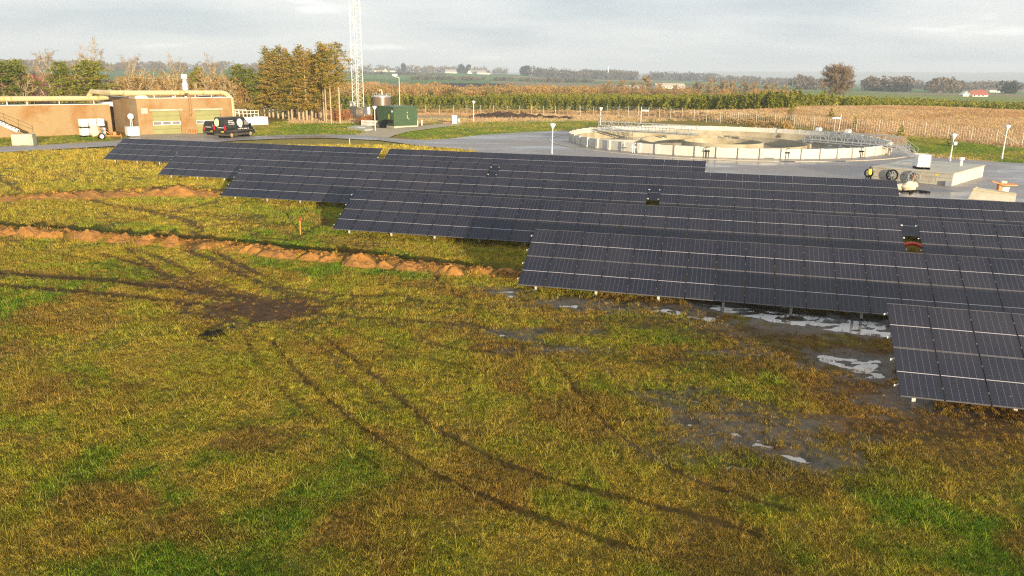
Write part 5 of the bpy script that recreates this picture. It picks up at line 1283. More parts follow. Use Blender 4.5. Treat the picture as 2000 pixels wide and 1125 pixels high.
mb = MB(); mb.box(-0.08, ll + 0.06, -0.06, lr + 0.06, bhh - 0.118, bhh, bev=0.02); part(mb, 'top_slab', 'concrete', t)
for z in (0.35, 0.8): mb = MB(); mb.bar((0, -0.03, z), (ll, -0.03, z), 0.03, 0.03); part(mb, 'cable', 'galv', t)
mb = MB(); mb.box(ll - 0.45, ll + 0.03, -0.32, -0.02, 0.02, 0.55, bev=0.02); part(mb, 'junction_box', 'galv', t)
mb = MB(); mb.add([(ll * 0.79, -0.005, bhh - 0.2), (ll * 0.82, -0.005, bhh - 0.2), (ll * 0.82, -0.005, bhh - 0.38), (ll * 0.79, -0.005, bhh - 0.38)], [(0, 1, 2, 3)]); part(mb, 'warning_sign', 'yellow', t)
mb = MB(); mb.tube([(1.6, 2.4, bhh), (1.6, 2.4, bhh + 0.4), (1.75, 2.45, bhh + 0.5), (2.5, 2.6, bhh + 0.5), (2.65, 2.6, bhh + 0.4), (2.65, 2.6, bhh)], 0.07, 8); part(mb, 'hoop_rail', 'white', t, True)
mb = MB(); mb.lathe([(0.14, bhh), (0.14, bhh + 0.55), (0.26, bhh + 0.58), (0.26, bhh + 0.8)], 10, (ll * 0.80, lr * 0.72)); part(mb, 'vent_pipe', 'white', t, True)
p = G(1804, 331, bhh); tt = dup(proto, (p[0] + 0.1, p[1] + 0.65, bhh + 0.01), box_rz + 0.55, 'single white caged tank standing on the concrete box', 1.12)
def reel(px, py, r, label, mat, sp_):
    u = None
    p = G(px, py); q = np.array(fl_) + np.array([math.cos(box_rz), math.sin(box_rz)]) * sp_
    t = thing('hose_reel', label, 'hose reel', (q[0] + math.sin(box_rz) * 0.25, q[1] - math.cos(box_rz) * 0.25, 0), box_rz)
    mb = MB(); 
    for a in np.linspace(0, 2 * math.pi, 25)[:-1]:
        mb.bar((r * math.cos(a), 0, 0.62 + r * math.sin(a)), (r * math.cos(a + 0.27), 0, 0.62 + r * math.sin(a + 0.27)), 0.16, 0.1)
    part(mb, 'hoop', mat, t)
    mb = MB()
    for a in np.linspace(0, math.pi, 5)[:-1]: mb.bar((r * math.cos(a), 0, 0.62 + r * math.sin(a)), (-r * math.cos(a), 0, 0.62 - r * math.sin(a)), 0.05, 0.05)
    part(mb, 'spokes', 'galv', t)
    mb = MB(); mb.cyl((0, -0.12, 0.62), (0, 0.2, 0.62), 0.12, n=12); part(mb, 'hub', 'galv', t)
    mb = MB(); mb.bar((0, 0.05, 0), (0, 0.05, 0.6), 0.07, 0.07); part(mb, 'stand', mat, t)
reel(1703, 345, 0.36, 'black hose reel at the left corner of the concrete box', 'black', -0.25); reel(1742, 345, 0.48, 'black hose reel on the middle of the concrete box front', 'black', ll * 0.27); reel(1790, 348, 0.50, 'grey spoked hose reel on the concrete box front', 'galv', ll * 0.55)
p = G(1696.5, 353); t = thing('pump_unit', 'yellow pump motor on dark legs left of the concrete box', 'pump', (p[0], p[1], 0.12), 0.2)
mb = MB(); mb.lathe([(0.08, 0.42), (0.17, 0.5), (0.2, 0.72), (0.16, 0.92), (0.07, 1.0)], 14); part(mb, 'motor', 'yellow', t, True)
for a in (0.5, 2.6, 4.7): mb = MB(); mb.bar((0, 0, 0.5), (0.34 * math.cos(a), 0.34 * math.sin(a), 0), 0.07, 0.07); part(mb, 'leg', 'black', t)
mb = MB(); mb.cyl((0, 0, 1.0), (0, 0, 1.16), 0.06); part(mb, 'outlet', 'black', t)
# sacks and scrap behind the fifth row's end
for k, (px, py, s, lab) in enumerate(((1758, 374, 0.55, 'small dirty white sack at the end of the fifth solar row'), (1773, 375, 0.8, 'large dirty white sack among scrap by the concrete box'), (1784, 369, 0.5, 'upright dirty white sack nearest the spoked hose reel'))):
    p = G(px, py); me = MB(); rg2 = np.random.default_rng(k + 3)
    prof = [(0.30, 0), (0.48, 0.15), (0.5, 0.4), (0.4, 0.7), (0.18, 0.9), (0.22, 1.0)]; me.lathe([(r * (0.85 + 0.3 * rg2.random()), z) for r, z in prof], 12)
    v = np.array(me.v); v += rg2.normal(0, 0.03, v.shape); v[:, 2] = np.maximum(v[:, 2], 0); me.v = [tuple(q) for q in v]
    tag(part(me, 'sack', 'sack', smooth=True, loc=(p[0], p[1], 0.12), scale=(s * 1.4, s, s)), lab, 'sack')
for k, (px, py, l, a, lab) in enumerate(((1766, 379, 1.4, 0.3, 'black scrap pipe lying left under the sacks'), (1795, 378, 1.2, -0.2, 'black scrap pipe lying right of the sacks'), (1806, 380, 0.9, 0.1, 'rightmost black scrap pipe lying on the asphalt'), (1779, 381, 1.0, 0.9, 'black scrap pipe pointing away beneath the large sack'))):
    p = G(px, py); mb = MB(); mb.tube([(-l / 2, 0, 0.07), (0, 0.08, 0.09), (l / 2, 0, 0.07)], 0.07, 8); tag(part(mb, 'scrap_pipe', 'black', smooth=True, loc=(p[0], p[1], 0.12), rot=(0, 0, a)), lab, 'pipe')
p = G(1779, 374); t = thing('pipe_rack', 'rusty upright pipe with elbow among the sacks', 'pipe', (p[0], p[1], 0.12), 0)
mb = MB(); mb.tube([(0, 0, 0), (0, 0, 1.0), (0.1, 0, 1.2), (0.35, 0, 1.25)], 0.07, 8); part(mb, 'pipe', 'rust', t, True); mb = MB(); mb.lathe([(0.3, 0), (0.3, 0.06)], 12); part(mb, 'foot', 'rust', t)
# cream skip lid and orange topped chute
p = G(1890, 391.5); t = thing('cream_trough', 'cream metal trough lying on the asphalt behind the fourth row', 'trough', (p[0], p[1], 0.12), -0.42)
mb = MB(); mb.add([(0, 0, 0), (3.2, 0, 0), (3.4, 1.2, 0), (0.3, 1.2, 0), (0.25, 0.1, 0.72), (3.2, 0.1, 0.55), (3.3, 0.9, 0.62), (0.6, 0.9, 0.85)], [(3, 2, 1, 0), (4, 5, 6, 7), (0, 1, 5, 4), (1, 2, 6, 5), (2, 3, 7, 6), (3, 0, 4, 7)]); part(mb, 'body', 'concrete', t)
mb = MB(); mb.bar((0.22, 0.06, 0.75), (3.2, 0.06, 0.58), 0.1, 0.08); mb.bar((0.22, 0.06, 0.75), (0.6, 0.92, 0.88), 0.1, 0.08); part(mb, 'rim', 'cream', t)
p = G(1953, 391); t = thing('feed_chute', 'orange topped white chute standing on the asphalt at right', 'chute', (p[0], p[1], 0.12), -0.15)
mb = MB(); mb.lathe([(0.36, 0), (0.34, 0.45), (0.42, 0.95)], 16, (0.15, 0.1)); part(mb, 'white_body', 'white', t, True)
mb = MB(); mb.box(-0.32, -0.18, -0.2, 0.25, 0, 1.2); part(mb, 'orange_post', 'orange2', t)
mb = MB(); mb.add([(-0.95, -0.35, 1.35), (0.0, -0.5, 1.08), (0.95, -0.35, 1.1), (1.0, 0.5, 1.15), (0.0, 0.55, 1.1), (-0.9, 0.5, 1.4), (-0.95, -0.35, 1.41), (0.0, -0.5, 1.16), (0.95, -0.35, 1.17), (1.0, 0.5, 1.22), (0.0, 0.55, 1.17), (-0.9, 0.5, 1.46)], [(0, 5, 4, 1), (1, 4, 3, 2), (6, 7, 10, 11), (7, 8, 9, 10), (0, 1, 7, 6), (1, 2, 8, 7), (2, 3, 9, 8), (3, 4, 10, 9), (4, 5, 11, 10), (5, 0, 6, 11)]); part(mb, 'orange_tray', 'orange2', t)
mb = MB(); mb.box(-0.15, 0.25, -0.1, 0.3, 1.22, 1.42, bev=0.03); part(mb, 'handle_box', 'sack', t)

# ------------------------------------------------------------------ wire fence
FENCE = [(-75, 188), (-37, 187), (-12, 187.5), (0, 184), (21.6, 168), (36.7, 141), (53, 127.5), (62.8, 121.5), (71.5, 111), (84, 96)]
t = thing('wire_fence', 'wire mesh fence with pale posts along the far edge of the site', 'fence', (0, 0, 0), 0)
pts = []; carry = 0
for (ax, ay), (bx, by) in zip(FENCE[:-1], FENCE[1:]):
    L = math.hypot(bx - ax, by - ay); s = carry
    while s < L: pts.append((ax + (bx - ax) * s / L, ay + (by - ay) * s / L)); s += 3.35
    carry = s - L
mb = MB(); mb.cyl((0, 0, -0.3), (0, 0, 2.15), 0.042, n=6); FP = mb.mesh('post', 'postw')
zs_ = ground_z(np.array([q[0] for q in pts]), np.array([q[1] for q in pts]))
for (x, y), z in zip(pts, zs_): link('post', FP, t, (x, y, float(z)))
for h in (0.12, 0.5, 0.9, 1.3, 1.7, 2.08):
    mb = MB(); mb.tube([(x, y, z + h) for (x, y), z in zip(pts, zs_)], 0.006, 3); part(mb, 'wire', 'galv', t)
mb = MB()
for (a, za), (b, zb) in zip(list(zip(pts, zs_))[:-1], list(zip(pts, zs_))[1:]):
    for k in range(1, 9):
        f_ = k / 9; mb.bar((a[0] + (b[0] - a[0]) * f_, a[1] + (b[1] - a[1]) * f_, za + 0.1), (a[0] + (b[0] - a[0]) * f_, a[1] + (b[1] - a[1]) * f_, za + 2.08), 0.006, 0.006)
part(mb, 'mesh_wires', 'galv', t)['kind'] = 'stuff'
for k in (4, len(pts) - 7):
    mb = MB(); mb.cyl((pts[k][0], pts[k][1], zs_[k] + 1.8), (pts[k + 1][0], pts[k + 1][1], zs_[k + 1]), 0.05, n=6); part(mb, 'strut', 'postw', t)

# ------------------------------------------------------------------ dug earth
def heap_mesh(seed):
    n, m = 40, 16; rgx = np.random.default_rng(seed); ph = rgx.uniform(0, 50, 2)
    K, A = np.meshgrid(np.arange(m + 1) / m, np.linspace(0, 2 * math.pi, n, endpoint=False), indexing='ij')
    r = K * (1 + 0.9 * (fbm(np.cos(A) * 1.4 + ph[0], np.sin(A) * 1.4 + ph[1], seed, 3) - 0.5))
    x, y = r * np.cos(A), r * np.sin(A)
    lump = fbm(x * 1.7 + ph[1], y * 1.7 + ph[0], seed + 5, 3); clod = fbm(x * 5.5 + ph[0], y * 5.5, seed + 9, 2)
    z = (1 - K ** 2.3) * (0.30 + 1.0 * lump) + 0.45 * (clod - 0.5) * (1.1 - K)
    z = np.maximum(z, -0.02); z[-1] -= 0.15
    V = np.stack([x, y, z], -1).reshape(-1, 3)
    i_, k_ = np.meshgrid(np.arange(m), np.arange(n), indexing='ij')
    F = np.stack([i_ * n + k_, i_ * n + (k_ + 1) % n, (i_ + 1) * n + (k_ + 1) % n, (i_ + 1) * n + k_], -1).reshape(-1, 4)
    return bigmesh('dirt_heap', V, F, 'soil', False)
HEAPS = [heap_mesh(k) for k in range(8)]
def heap(k, px, py, wpx, hpx, label, group):
    p = G(px, py); dist = float(np.array([p[0], p[1], -CAM_H]) @ FW); w = wpx * dist / F_PX / 2; h = hpx * dist / F_PX
    o = link('dirt_heap', HEAPS[k % 8], None, (p[0], p[1] + w * 0.3, -0.04), (0, 0, k * 2.1), (w * 1.3, w * 0.85, h * 1.15))
    o.rotation_euler = (0, 0, 0.35 * math.sin(k * 3.7) - 0.15); tag(o, label, 'dirt heap', group)
near = [(10, 463, 46, 20), (50, 465, 62, 20), (108, 467, 66, 20), (168, 473, 70, 20), (228, 477, 62, 20), (288, 481, 52, 18), (340, 485, 58, 20), (407, 490, 40, 18), (448, 494, 50, 15), (490, 499, 52, 18), (540, 506, 66, 20), (605, 512, 44, 16), (640, 515, 50, 19), (700, 524, 66, 23), (752, 527, 40, 14), (800, 531, 64, 20), (832, 534, 46, 15), (880, 540, 52, 20), (940, 537, 56, 19), (985, 542, 60, 15)]
for k, q in enumerate(near): heap(k, *q, '%s orange dirt heap from the left along the near trench' % ORD[k], 'dirt heaps along the near trench')
farh = [(10, 395, 60, 10), (62, 393, 66, 12), (120, 391, 60, 12), (180, 389, 66, 13), (240, 388, 64, 15), (295, 386, 64, 18), (345, 386, 72, 20), (392, 386, 56, 13)]
for k, q in enumerate(farh): heap(k + 3, *q, '%s orange dirt heap from the left along the far trench' % ORD[k], 'dirt heaps along the far trench')
# dark compost windrow before the fence
for k in range(7):
    p = G(945 + 27 * k, 231.5 + 0.9 * k)
    o = link('compost_heap', HEAPS[(k * 3) % 8], None, (p[0], p[1], -0.05), (0, 0, 0.2 * k), (4.4, 2.6, 1.5))
    o.data = o.data.copy(); o.data.materials.clear(); o.data.materials.append(M['compost'])
    tag(o, '%s dark brown compost heap from the left before the wire fence' % ORD[k], 'compost heap', 'compost windrow before the fence')
# black scraps in the field and red hose in the gap
rs = random.Random(2)
bits = [(413, 657, 0.30), (400, 661, 0.20), (426, 654, 0.22), (436, 659, 0.16), (420, 661, 0.15), (406, 653, 0.13), (431, 650, 0.12), (396, 668, 0.14), (455, 645, 0.12), (489, 640, 0.1), (512, 668, 0.1), (488, 678, 0.09), (410, 672, 0.12)]
for k, (px, py, s) in enumerate(bits):
    p = G(px, py); mb = MB(); n = 9; s *= 1.1
    ring_ = [(s * (0.5 + 0.7 * rs.random()) * math.cos(6.283 * q / n), s * (0.3 + 0.5 * rs.random()) * math.sin(6.283 * q / n)) for q in range(n)]
    vs = [(x, y, 0.0) for x, y in ring_] + [(x * 0.6, y * 0.6, s * (0.15 + 0.3 * rs.random())) for x, y in ring_] + [(0, 0, s * 0.3)]
    mb.add(vs, [(q, (q + 1) % n, n + (q + 1) % n, n + q) for q in range(n)] + [(n + q, n + (q + 1) % n, 2 * n) for q in range(n)])
    lab = 'largest black plastic scrap lying in the muddy grass' if k == 0 else '%s of the smaller black plastic scraps strewn round the largest one' % ORD[k - 1]
    tag(part(mb, 'plastic_scrap', 'black', loc=(p[0], p[1], 0.09)), lab, 'scrap', 'black plastic scraps in the field')
p = G(1782, 492); mb = MB(); mb.tube([(-0.75 + 1.5 * q, 0.12 * math.sin(3 * q), 0.10 + 0.34 * math.sin(math.pi * min(1, q * 1.05)) ** 0.7) for q in np.linspace(0, 1, 12)], 0.10, 10)
tag(part(mb, 'red_hose', 'red', smooth=True, loc=(p[0], p[1], 0), rot=(0, 0, ROW_RZ)), 'arched red hose on the grass in the gap of the third row', 'hose')

# ------------------------------------------------------------------ trees and shrubs
def seg_mesh(name, segs, sides, mat):
    """segs: rows of p0(3) p1(3) r0 r1 -> tapered prisms, one mesh"""
    S_ = np.array(segs); n = len(S_); p0, p1 = S_[:, 0:3], S_[:, 3:6]
    d = p1 - p0; d /= np.linalg.norm(d, axis=1, keepdims=True) + 1e-9
    h = np.where(np.abs(d[:, 2:3]) < 0.9, np.array([[0, 0, 1.0]]), np.array([[1.0, 0, 0]]))
    u = np.cross(d, h); u /= np.linalg.norm(u, axis=1, keepdims=True); w = np.cross(d, u)
    ang = np.arange(sides) * 2 * math.pi / sides
    off = np.cos(ang)[None, :, None] * u[:, None] + np.sin(ang)[None, :, None] * w[:, None]
    V = np.concatenate([p0[:, None] + off * S_[:, 6][:, None, None], p1[:, None] + off * S_[:, 7][:, None, None]], 1).reshape(-1, 3)
    k = np.arange(sides); f = np.stack([k, (k + 1) % sides, (k + 1) % sides + sides, k + sides], 1)
    F = (np.arange(n)[:, None, None] * 2 * sides + f[None]).reshape(-1, 4)
    return bigmesh(name, V, F, mat)
def grow(seed, H, trunk_frac, rx, n1, r0, n=(8, 6, 4), rz=None, tw=1.0):
    """bare tree skeleton filling an egg-shaped crown: limbs and twigs as tapered segments"""
    rg = np.random.default_rng(seed); limbs = []; twigs = []
    rz = rz or (1 - trunk_frac) * H / 2; cz = H - rz
    def inside(p): return ((p[0] ** 2 + p[1] ** 2) / rx ** 2 + (p[2] - cz) ** 2 / rz ** 2) <= 1.0
    def path(p, e, r, r_end, k, out, wob):
        pts = [p]
        bow = np.array([0, 0, 0.10 * np.linalg.norm(e - p)])
        for i_ in range(1, k + 1):
            f = i_ / k; pts.append(p + (e - p) * f - bow * 4 * f * (1 - f) * 0.6 + (rg.normal(0, wob, 3) if i_ < k else 0))
        for i_ in range(k): out.append([*pts[i_], *pts[i_ + 1], r + (r_end - r) * i_ / k, r + (r_end - r) * (i_ + 1) / k])
        return pts
    def twig_dir(p, up):
        o = np.array([p[0] / rx, p[1] / rx, (p[2] - cz) / rz * 0.8 + up]); v = o / (np.linalg.norm(o) + 1e-6) * 0.7 + rg.normal(0, 0.55, 3); return v / np.linalg.norm(v)
    tp_ = np.array([rg.normal(0, 0.02 * H), rg.normal(0, 0.02 * H), cz + rz * 0.25])
    tpts = path(np.array([0, 0, -0.3]), tp_, r0, r0 * 0.3, 6, limbs, 0.012 * H)
    for k in range(n1):
        f = (k + rg.uniform(0.2, 0.9)) / n1; h = trunk_frac * H * 0.8 + (tp_[2] - trunk_frac * H * 0.8) * f
        q = min(int(h / tp_[2] * 6), 5); p = tpts[q] + (tpts[q + 1] - tpts[q]) * min(1, max(0, h / tp_[2] * 6 - q))
        a_ = k * 2.4 + rg.uniform(-0.4, 0.4); th_ = -0.35 + 1.5 * f + rg.uniform(-0.25, 0.25)
        e = np.array([rx * 0.8 * math.cos(a_) * math.cos(th_), rx * 0.8 * math.sin(a_) * math.cos(th_), cz + rz * 0.85 * math.sin(th_)])
        L1 = path(p, e, r0 * (0.5 - 0.22 * f), 0.025, 5, limbs, 0.025 * rx)
        for _ in range(n[0]):
            t_ = rg.uniform(0.25, 1.0) * 5; q = min(int(t_), 4); p1 = L1[q] + (L1[q + 1] - L1[q]) * (t_ - q)
            e1 = p1 + twig_dir(p1, 0.35) * rx * rg.uniform(0.28, 0.5); L2 = path(p1, e1, 0.032 * tw, 0.016 * tw, 3, limbs, 0.02 * rx)
            for _ in range(n[1]):
                t2 = rg.uniform(0.15, 1.0) * 3; q2 = min(int(t2), 2); p2 = L2[q2] + (L2[q2 + 1] - L2[q2]) * (t2 - q2)
                e2 = p2 + twig_dir(p2, 0.4) * rx * rg.uniform(0.14, 0.28); twigs.append([*p2, *e2, 0.018 * tw, 0.010 * tw])
                for _ in range(n[2]):
                    p3 = p2 + (e2 - p2) * rg.uniform(0.2, 1.0); e3 = p3 + twig_dir(p3, 0.5) * rx * rg.uniform(0.07, 0.16); twigs.append([*p3, *e3, 0.012 * tw, 0.006 * tw])
    return limbs, twigs
def cards(P, size, rg, up=0.3, stretch=1.4):
    """leaf-sized quads at points P"""
    n = len(P); a = rg.normal(size=(n, 3)); a[:, 2] *= up; a /= np.linalg.norm(a, axis=1, keepdims=True)
    b = rg.normal(size=(n, 3)); b -= a * (a * b).sum(1, keepdims=True); b /= np.linalg.norm(b, axis=1, keepdims=True)
    s_ = (size * rg.uniform(0.5, 1.3, n))[:, None]
    V = np.stack([P - a * s_ * stretch, P + b * s_ * 0.5, P + a * s_ * stretch, P - b * s_ * 0.5], 1).reshape(-1, 3)
    return V, np.arange(4 * n).reshape(-1, 4)
BARE = {}
def bare_kind(key, variants, twigmat, barkmat):
    BARE[key] = [(seg_mesh('trunk', t_, 6, barkmat), seg_mesh('crown', w_, 3, twigmat)) for t_, w_ in variants]
bare_kind('pale', [grow(k, 14, 0.25, 3.4, 10, 0.24, (7, 5, 3), None, 1.5) for k in (1, 2, 3)], 'twig_grey', 'bark_pale')
bare_kind('orange', [grow(k, 9, 0.06, 2.3, 9, 0.12, (7, 6, 4), None, 1.9) for k in (5, 6, 7)], 'twig_orange', 'bark_pale')
bare_kind('tan', [grow(k, 10, 0.08, 2.2, 9, 0.12, (7, 6, 3), None, 1.9) for k in (8, 9)], 'twig_tan', 'bark_pale')
bare_kind('lone', [grow(15, 13, 0.38, 5.0, 22, 0.36, (10, 8, 6), None, 2.6)], 'twig_lone', 'bark')
bare_kind('belt', [grow(k, 10, 0.06, 2.6, 10, 0.2, (8, 6, 4), None, 4.0) for k in (18, 19, 20)], 'twig_orange', 'twig_tan')
def place_bare(kind, var, p, h, label, group=None, rz=0.0, wide=1.0):
    base = {'pale': 14, 'orange': 9, 'tan': 10, 'lone': 13, 'belt': 10}[kind]; s_ = h / base
    t = thing('bare_tree', label, 'tree', (p[0], p[1], float(ground_z(p[0], p[1])) - 0.1), rz, group); t.scale = (s_ * wide, s_ * wide, s_)
    tr, cr = BARE[kind][var % len(BARE[kind])]; link('trunk', tr, t); link('crown', cr, t)
# tall bare trees and thicket behind the brick buildings
tall = [(8, 165, 108, 'pale', 'bare grey tree at the left edge of the photo behind the brick wing'), (98, 160, 93, 'pale', 'tall bare tree with forked pale trunk before the red house'), (182, 168, 84, 'pale', 'tallest bare tree standing behind the left green pine'), (150, 178, 112, 'pale', 'slim bare tree between the red house and the green pine'), (262, 172, 103, 'pale', 'bare grey tree rising over the garage roof left of the flue'), (345, 176, 110, 'pale', 'thin bare grey tree behind the small roof vent'), (415, 172, 106, 'pale', 'bare tree just right of the silver flue'), (45, 150, 140, 'tan', 'leaning tan tree before the white walls of the red house'), (75, 172, 115, 'pale', 'grey bare tree left of the forked pale tree')]
for k, (px, r, top, kd, lab) in enumerate(tall):
    p = at_range(px, r); place_bare(kd, k, p, height_at(p, top) * 1.04, lab, 'bare trees behind the brick buildings', k * 1.3)
thick = [(222, 158, 142), (248, 152, 130), (272, 160, 128), (290, 155, 131), (310, 163, 134), (325, 150, 133), (342, 158, 132), (362, 165, 128), (378, 170, 135), (398, 152, 140), (408, 160, 125), (432, 165, 128), (440, 156, 140), (232, 170, 140), (205, 160, 150), (460, 182, 150)]
for k, (px, r, top) in enumerate(thick):
    p = at_range(px, r); place_bare('orange' if k % 3 else 'tan', k, p, height_at(p, top), '%s orange brown bare tree from the left in the thicket behind the garage' % ORD[sorted(q[0] for q in thick).index(px)], 'thicket behind the garage', k * 0.9, 1.15)
p = at_range(1637, 330); place_bare('lone', 0, p, height_at(p, 126) - float(ground_z(p[0], p[1])), 'single round crowned bare tree on the skyline at right', None, 0.7, 0.98)
tp_ = [(1192, 470, 156), (1215, 480, 154), (1238, 465, 156), (1262, 470, 146), (1290, 480, 160), (1360, 470, 157), (1392, 460, 152), (1412, 475, 155), (1432, 465, 155), (1455, 470, 158), (1475, 465, 158), (1498, 480, 160), (1515, 470, 161), (1320, 480, 164), (1375, 480, 160), (1180, 485, 160), (1535, 480, 164)]
for k, (px, r, top) in enumerate(tp_):
    p = at_range(px, r); place_bare('belt', k, p, height_at(p, top) - float(ground_z(p[0], p[1])), '%s tan bare tree from the left in the belt behind the fir plantation' % ORD[sorted(q[0] for q in tp_).index(px)], 'bare trees behind the plantation', k, 1.5)

# conifers
def conifer(seed, H, base_f, rad, ncl, size, shape, mat, barkmat):
    rg = np.random.default_rng(seed); segs = []; P = []
    tr = [[0, 0, -0.2, 0, 0, H * 0.5, 0.2, 0.15], [0, 0, H * 0.5, 0, 0, H * 0.97, 0.15, 0.03]]
    nb = 60
    for k in range(nb):
        f = base_f + (1 - base_f) * (k + rg.uniform(0, 1)) / nb; z = f * H
        q = (f - base_f) / (1 - base_f)
        L = rad * (shape(q)) * rg.uniform(0.6, 1.15); a = k * 2.399 + rg.uniform(-0.5, 0.5)
        d = np.array([math.cos(a), math.sin(a), rg.uniform(-0.12, 0.35)])
        e = np.array([0, 0, z]) + d * L; segs.append([0, 0, z, *e, 0.045, 0.015])
        m = max(8, int(ncl * (0.35 + L / rad)))
        t_ = rg.uniform(0.03, 1.05, m) ** 0.75
        pts = np.array([0, 0, z]) + d * L * t_[:, None] + rg.normal(0, 0.26, (m, 3)) * np.array([1, 1, 0.6]); pts[:, 2] -= 0.25 * t_ * rg.uniform(0, 1.2, m); P.append(pts)
    V, F = cards(np.concatenate(P), size, rg, 0.55, 1.0)
    return seg_mesh('trunk', tr + segs, 6, barkmat), bigmesh('crown', V, F, mat)
sh_l = lambda q: (1.02 - q) ** 0.6 * (0.75 + 0.4 * math.sin(math.pi * min(1, q + 0.3)))
sh_p = lambda q: 0.35 + 0.85 * math.sin(math.pi * min(1.0, 0.12 + q * 0.85))
LARCH = [conifer(k, 15, 0.17, 3.0, 62, 0.185, sh_l, 'larch', 'bark_pale') for k in (21, 22, 23, 24)]
HIGHL = [conifer(k, 15, 0.46, 2.5, 46, 0.18, sh_p, 'larch', 'bark_pale') for k in (31, 32)]
PINE = [conifer(k, 9, 0.06, 2.5, 60, 0.19, sh_p, 'pine', 'bark') for k in (41, 42)]
def place_con(kind, var, p, h, label, group, base=15.0, wide=1.0, name='conifer_tree'):
    t = thing(name, label, 'tree', (p[0], p[1], float(ground_z(p[0], p[1]))), var * 1.9, group); s_ = h / base; t.scale = (s_ * wide, s_ * wide, s_)
    tr, cr = kind[var % len(kind)]; link('trunk', tr, t); link('crown', cr, t)
con = [(526.6, 229.0, 92), (534, 229.4, 100), (543.6, 231, 96), (553, 231.8, 90), (565, 233.6, 95), (571, 235, 104), (585, 236, 98), (593, 236.5, 89), (600, 237.5, 102), (610, 236, 97), (621, 233, 108), (633, 238, 84), (558, 227.5, 112), (577, 229, 116), (604, 230, 118), (616, 230.5, 106), (627, 232, 104), (517, 227, 122)]; con.sort()
for k, (px, py, top) in enumerate(con):
    p = G(px, py); place_con(LARCH, k, p, height_at(p, top), '%s conifer trunk from the left in the brown green conifer row' % ORD[k], 'brown green conifer row', wide=1.3)
for k, (px, py, top, lab) in enumerate(((638, 240.5, 86, 'conifer with tall bare pale trunk, left of the bare trunk trio'), (647.5, 241.7, 90, 'conifer with thin bare pale trunk, middle of the bare trunk trio'), (664.5, 241.4, 84, 'green topped conifer with bare trunk nearest the mast'))):
    p = G(px, py); place_con(HIGHL, k, p, height_at(p, top), lab, 'brown green conifer row', wide=1.0 if k == 2 else 0.8)
for k, (px, r, top, wd_, lab) in enumerate(((2, 150, 118, 1.2, 'green pine at the left edge of the photo'), (38, 156, 118, 0.8, 'slim dark green pine left of the red house'), (118, 150, 122, 0.9, 'green pine in front of the red house'), (172, 150, 119, 1.35, 'broad yellow green pine behind the pipe elbows'), (388, 162, 133, 0.7, 'dark green pine hidden behind the silver flue'), (466, 172, 128, 1.1, 'bright green pine left of the conifer row'), (490, 176, 136, 0.9, 'olive green pine touching the conifer row'))):
    p = at_range(px, r); place_con(PINE, k, p, height_at(p, top), lab, 'green pines behind the brick buildings', 9.0, wd_, 'pine_tree')

# fir plantation
def fir(seed):
    rg = np.random.default_rng(seed); P = []
    for k in range(9):
        f = k / 9; z = 0.12 + 2.3 * f; R_ = 0.92 * (1 - f) ** 0.85 + 0.06; m = int(6 + 16 * (1 - f)); a = rg.uniform(0, 6.283, m)
        rr__ = R_ * rg.uniform(0.45, 1.05, m); P.append(np.stack([rr__ * np.cos(a), rr__ * np.sin(a), z + rg.uniform(-0.1, 0.15, m)], 1))
    P.append(np.stack([np.zeros(3), np.zeros(3), np.array([2.3, 2.5, 2.65])], 1))
    V, F = cards(np.concatenate(P), 0.26, rg, 0.8, 1.0)
    V2 = np.array([[-.04, -.04, -.1], [.04, -.04, -.1], [0, .05, -.1], [-.015, -.015, 2.5], [.015, -.015, 2.5], [0, .02, 2.5]]); 
    return V, F
FIRM = []
for k in range(5):
    V, F = fir(60 + k); FIRM.append((V, F, bigmesh('young_fir', V, F, 'fir')))
edge_px = [640, 700, 900, 1100, 1300, 1500, 1560, 1640, 1700, 1800, 2000, 2120]
near_r = [214, 212, 215, 212, 186, 172, 188, 205, 214, 222, 222, 222]; far_r = [226, 228, 236, 280, 300, 320, 320, 318, 312, 300, 270, 262]
rg = np.random.default_rng(8); FP_ = []
for r in np.arange(172, 322, 1.9):
    for a in np.arange(az_px(640), az_px(2110), 1.75 / r):
        px = 1000 + math.tan(a) * F_PX * 0.965
        if np.interp(px, edge_px, near_r) < r < np.interp(px, edge_px, far_r) and rg.random() < 0.86:
            FP_.append((r * math.sin(a) + rg.normal(0, 0.25), r * math.cos(a) + rg.normal(0, 0.25), r))
FP_ = np.array(FP_); order = np.argsort(FP_[:, 2] - np.interp(1000 + np.tan(np.arctan2(FP_[:, 0], FP_[:, 1])) * F_PX * 0.965, edge_px, near_r) + 0.01 * FP_[:, 2]); FP_ = FP_[order]
FZ = ground_z(FP_[:, 0], FP_[:, 1])
for k in range(300):
    s_ = rg.uniform(1.0, 1.5)
    o = link('young_fir', FIRM[k % 5][2], None, (FP_[k, 0], FP_[k, 1], FZ[k]), (0, 0, rg.uniform(0, 6.28)), (s_, s_, s_ * rg.uniform(0.9, 1.15)))
    tag(o, 'small green fir tree along the front of the plantation behind the fence', 'fir tree', 'young firs at the front of the plantation')
VS, FS = [], []; nv = 0
for k in range(300, len(FP_)):
    V, F, _ = FIRM[k % 5]; a = rg.uniform(0, 6.28); s_ = rg.uniform(1.05, 1.6); ca_, sa_ = math.cos(a) * s_, math.sin(a) * s_
    W_ = np.stack([V[:, 0] * ca_ - V[:, 1] * sa_ + FP_[k, 0], V[:, 0] * sa_ + V[:, 1] * ca_ + FP_[k, 1], V[:, 2] * s_ + FZ[k]], 1)
    VS.append(W_); FS.append(F + nv); nv += len(V)
tag(link('fir_plantation', bigmesh('fir_plantation', np.concatenate(VS), np.concatenate(FS), 'fir')), 'mass of young green firs filling the plantation beyond the front trees', 'fir trees', kind='stuff')
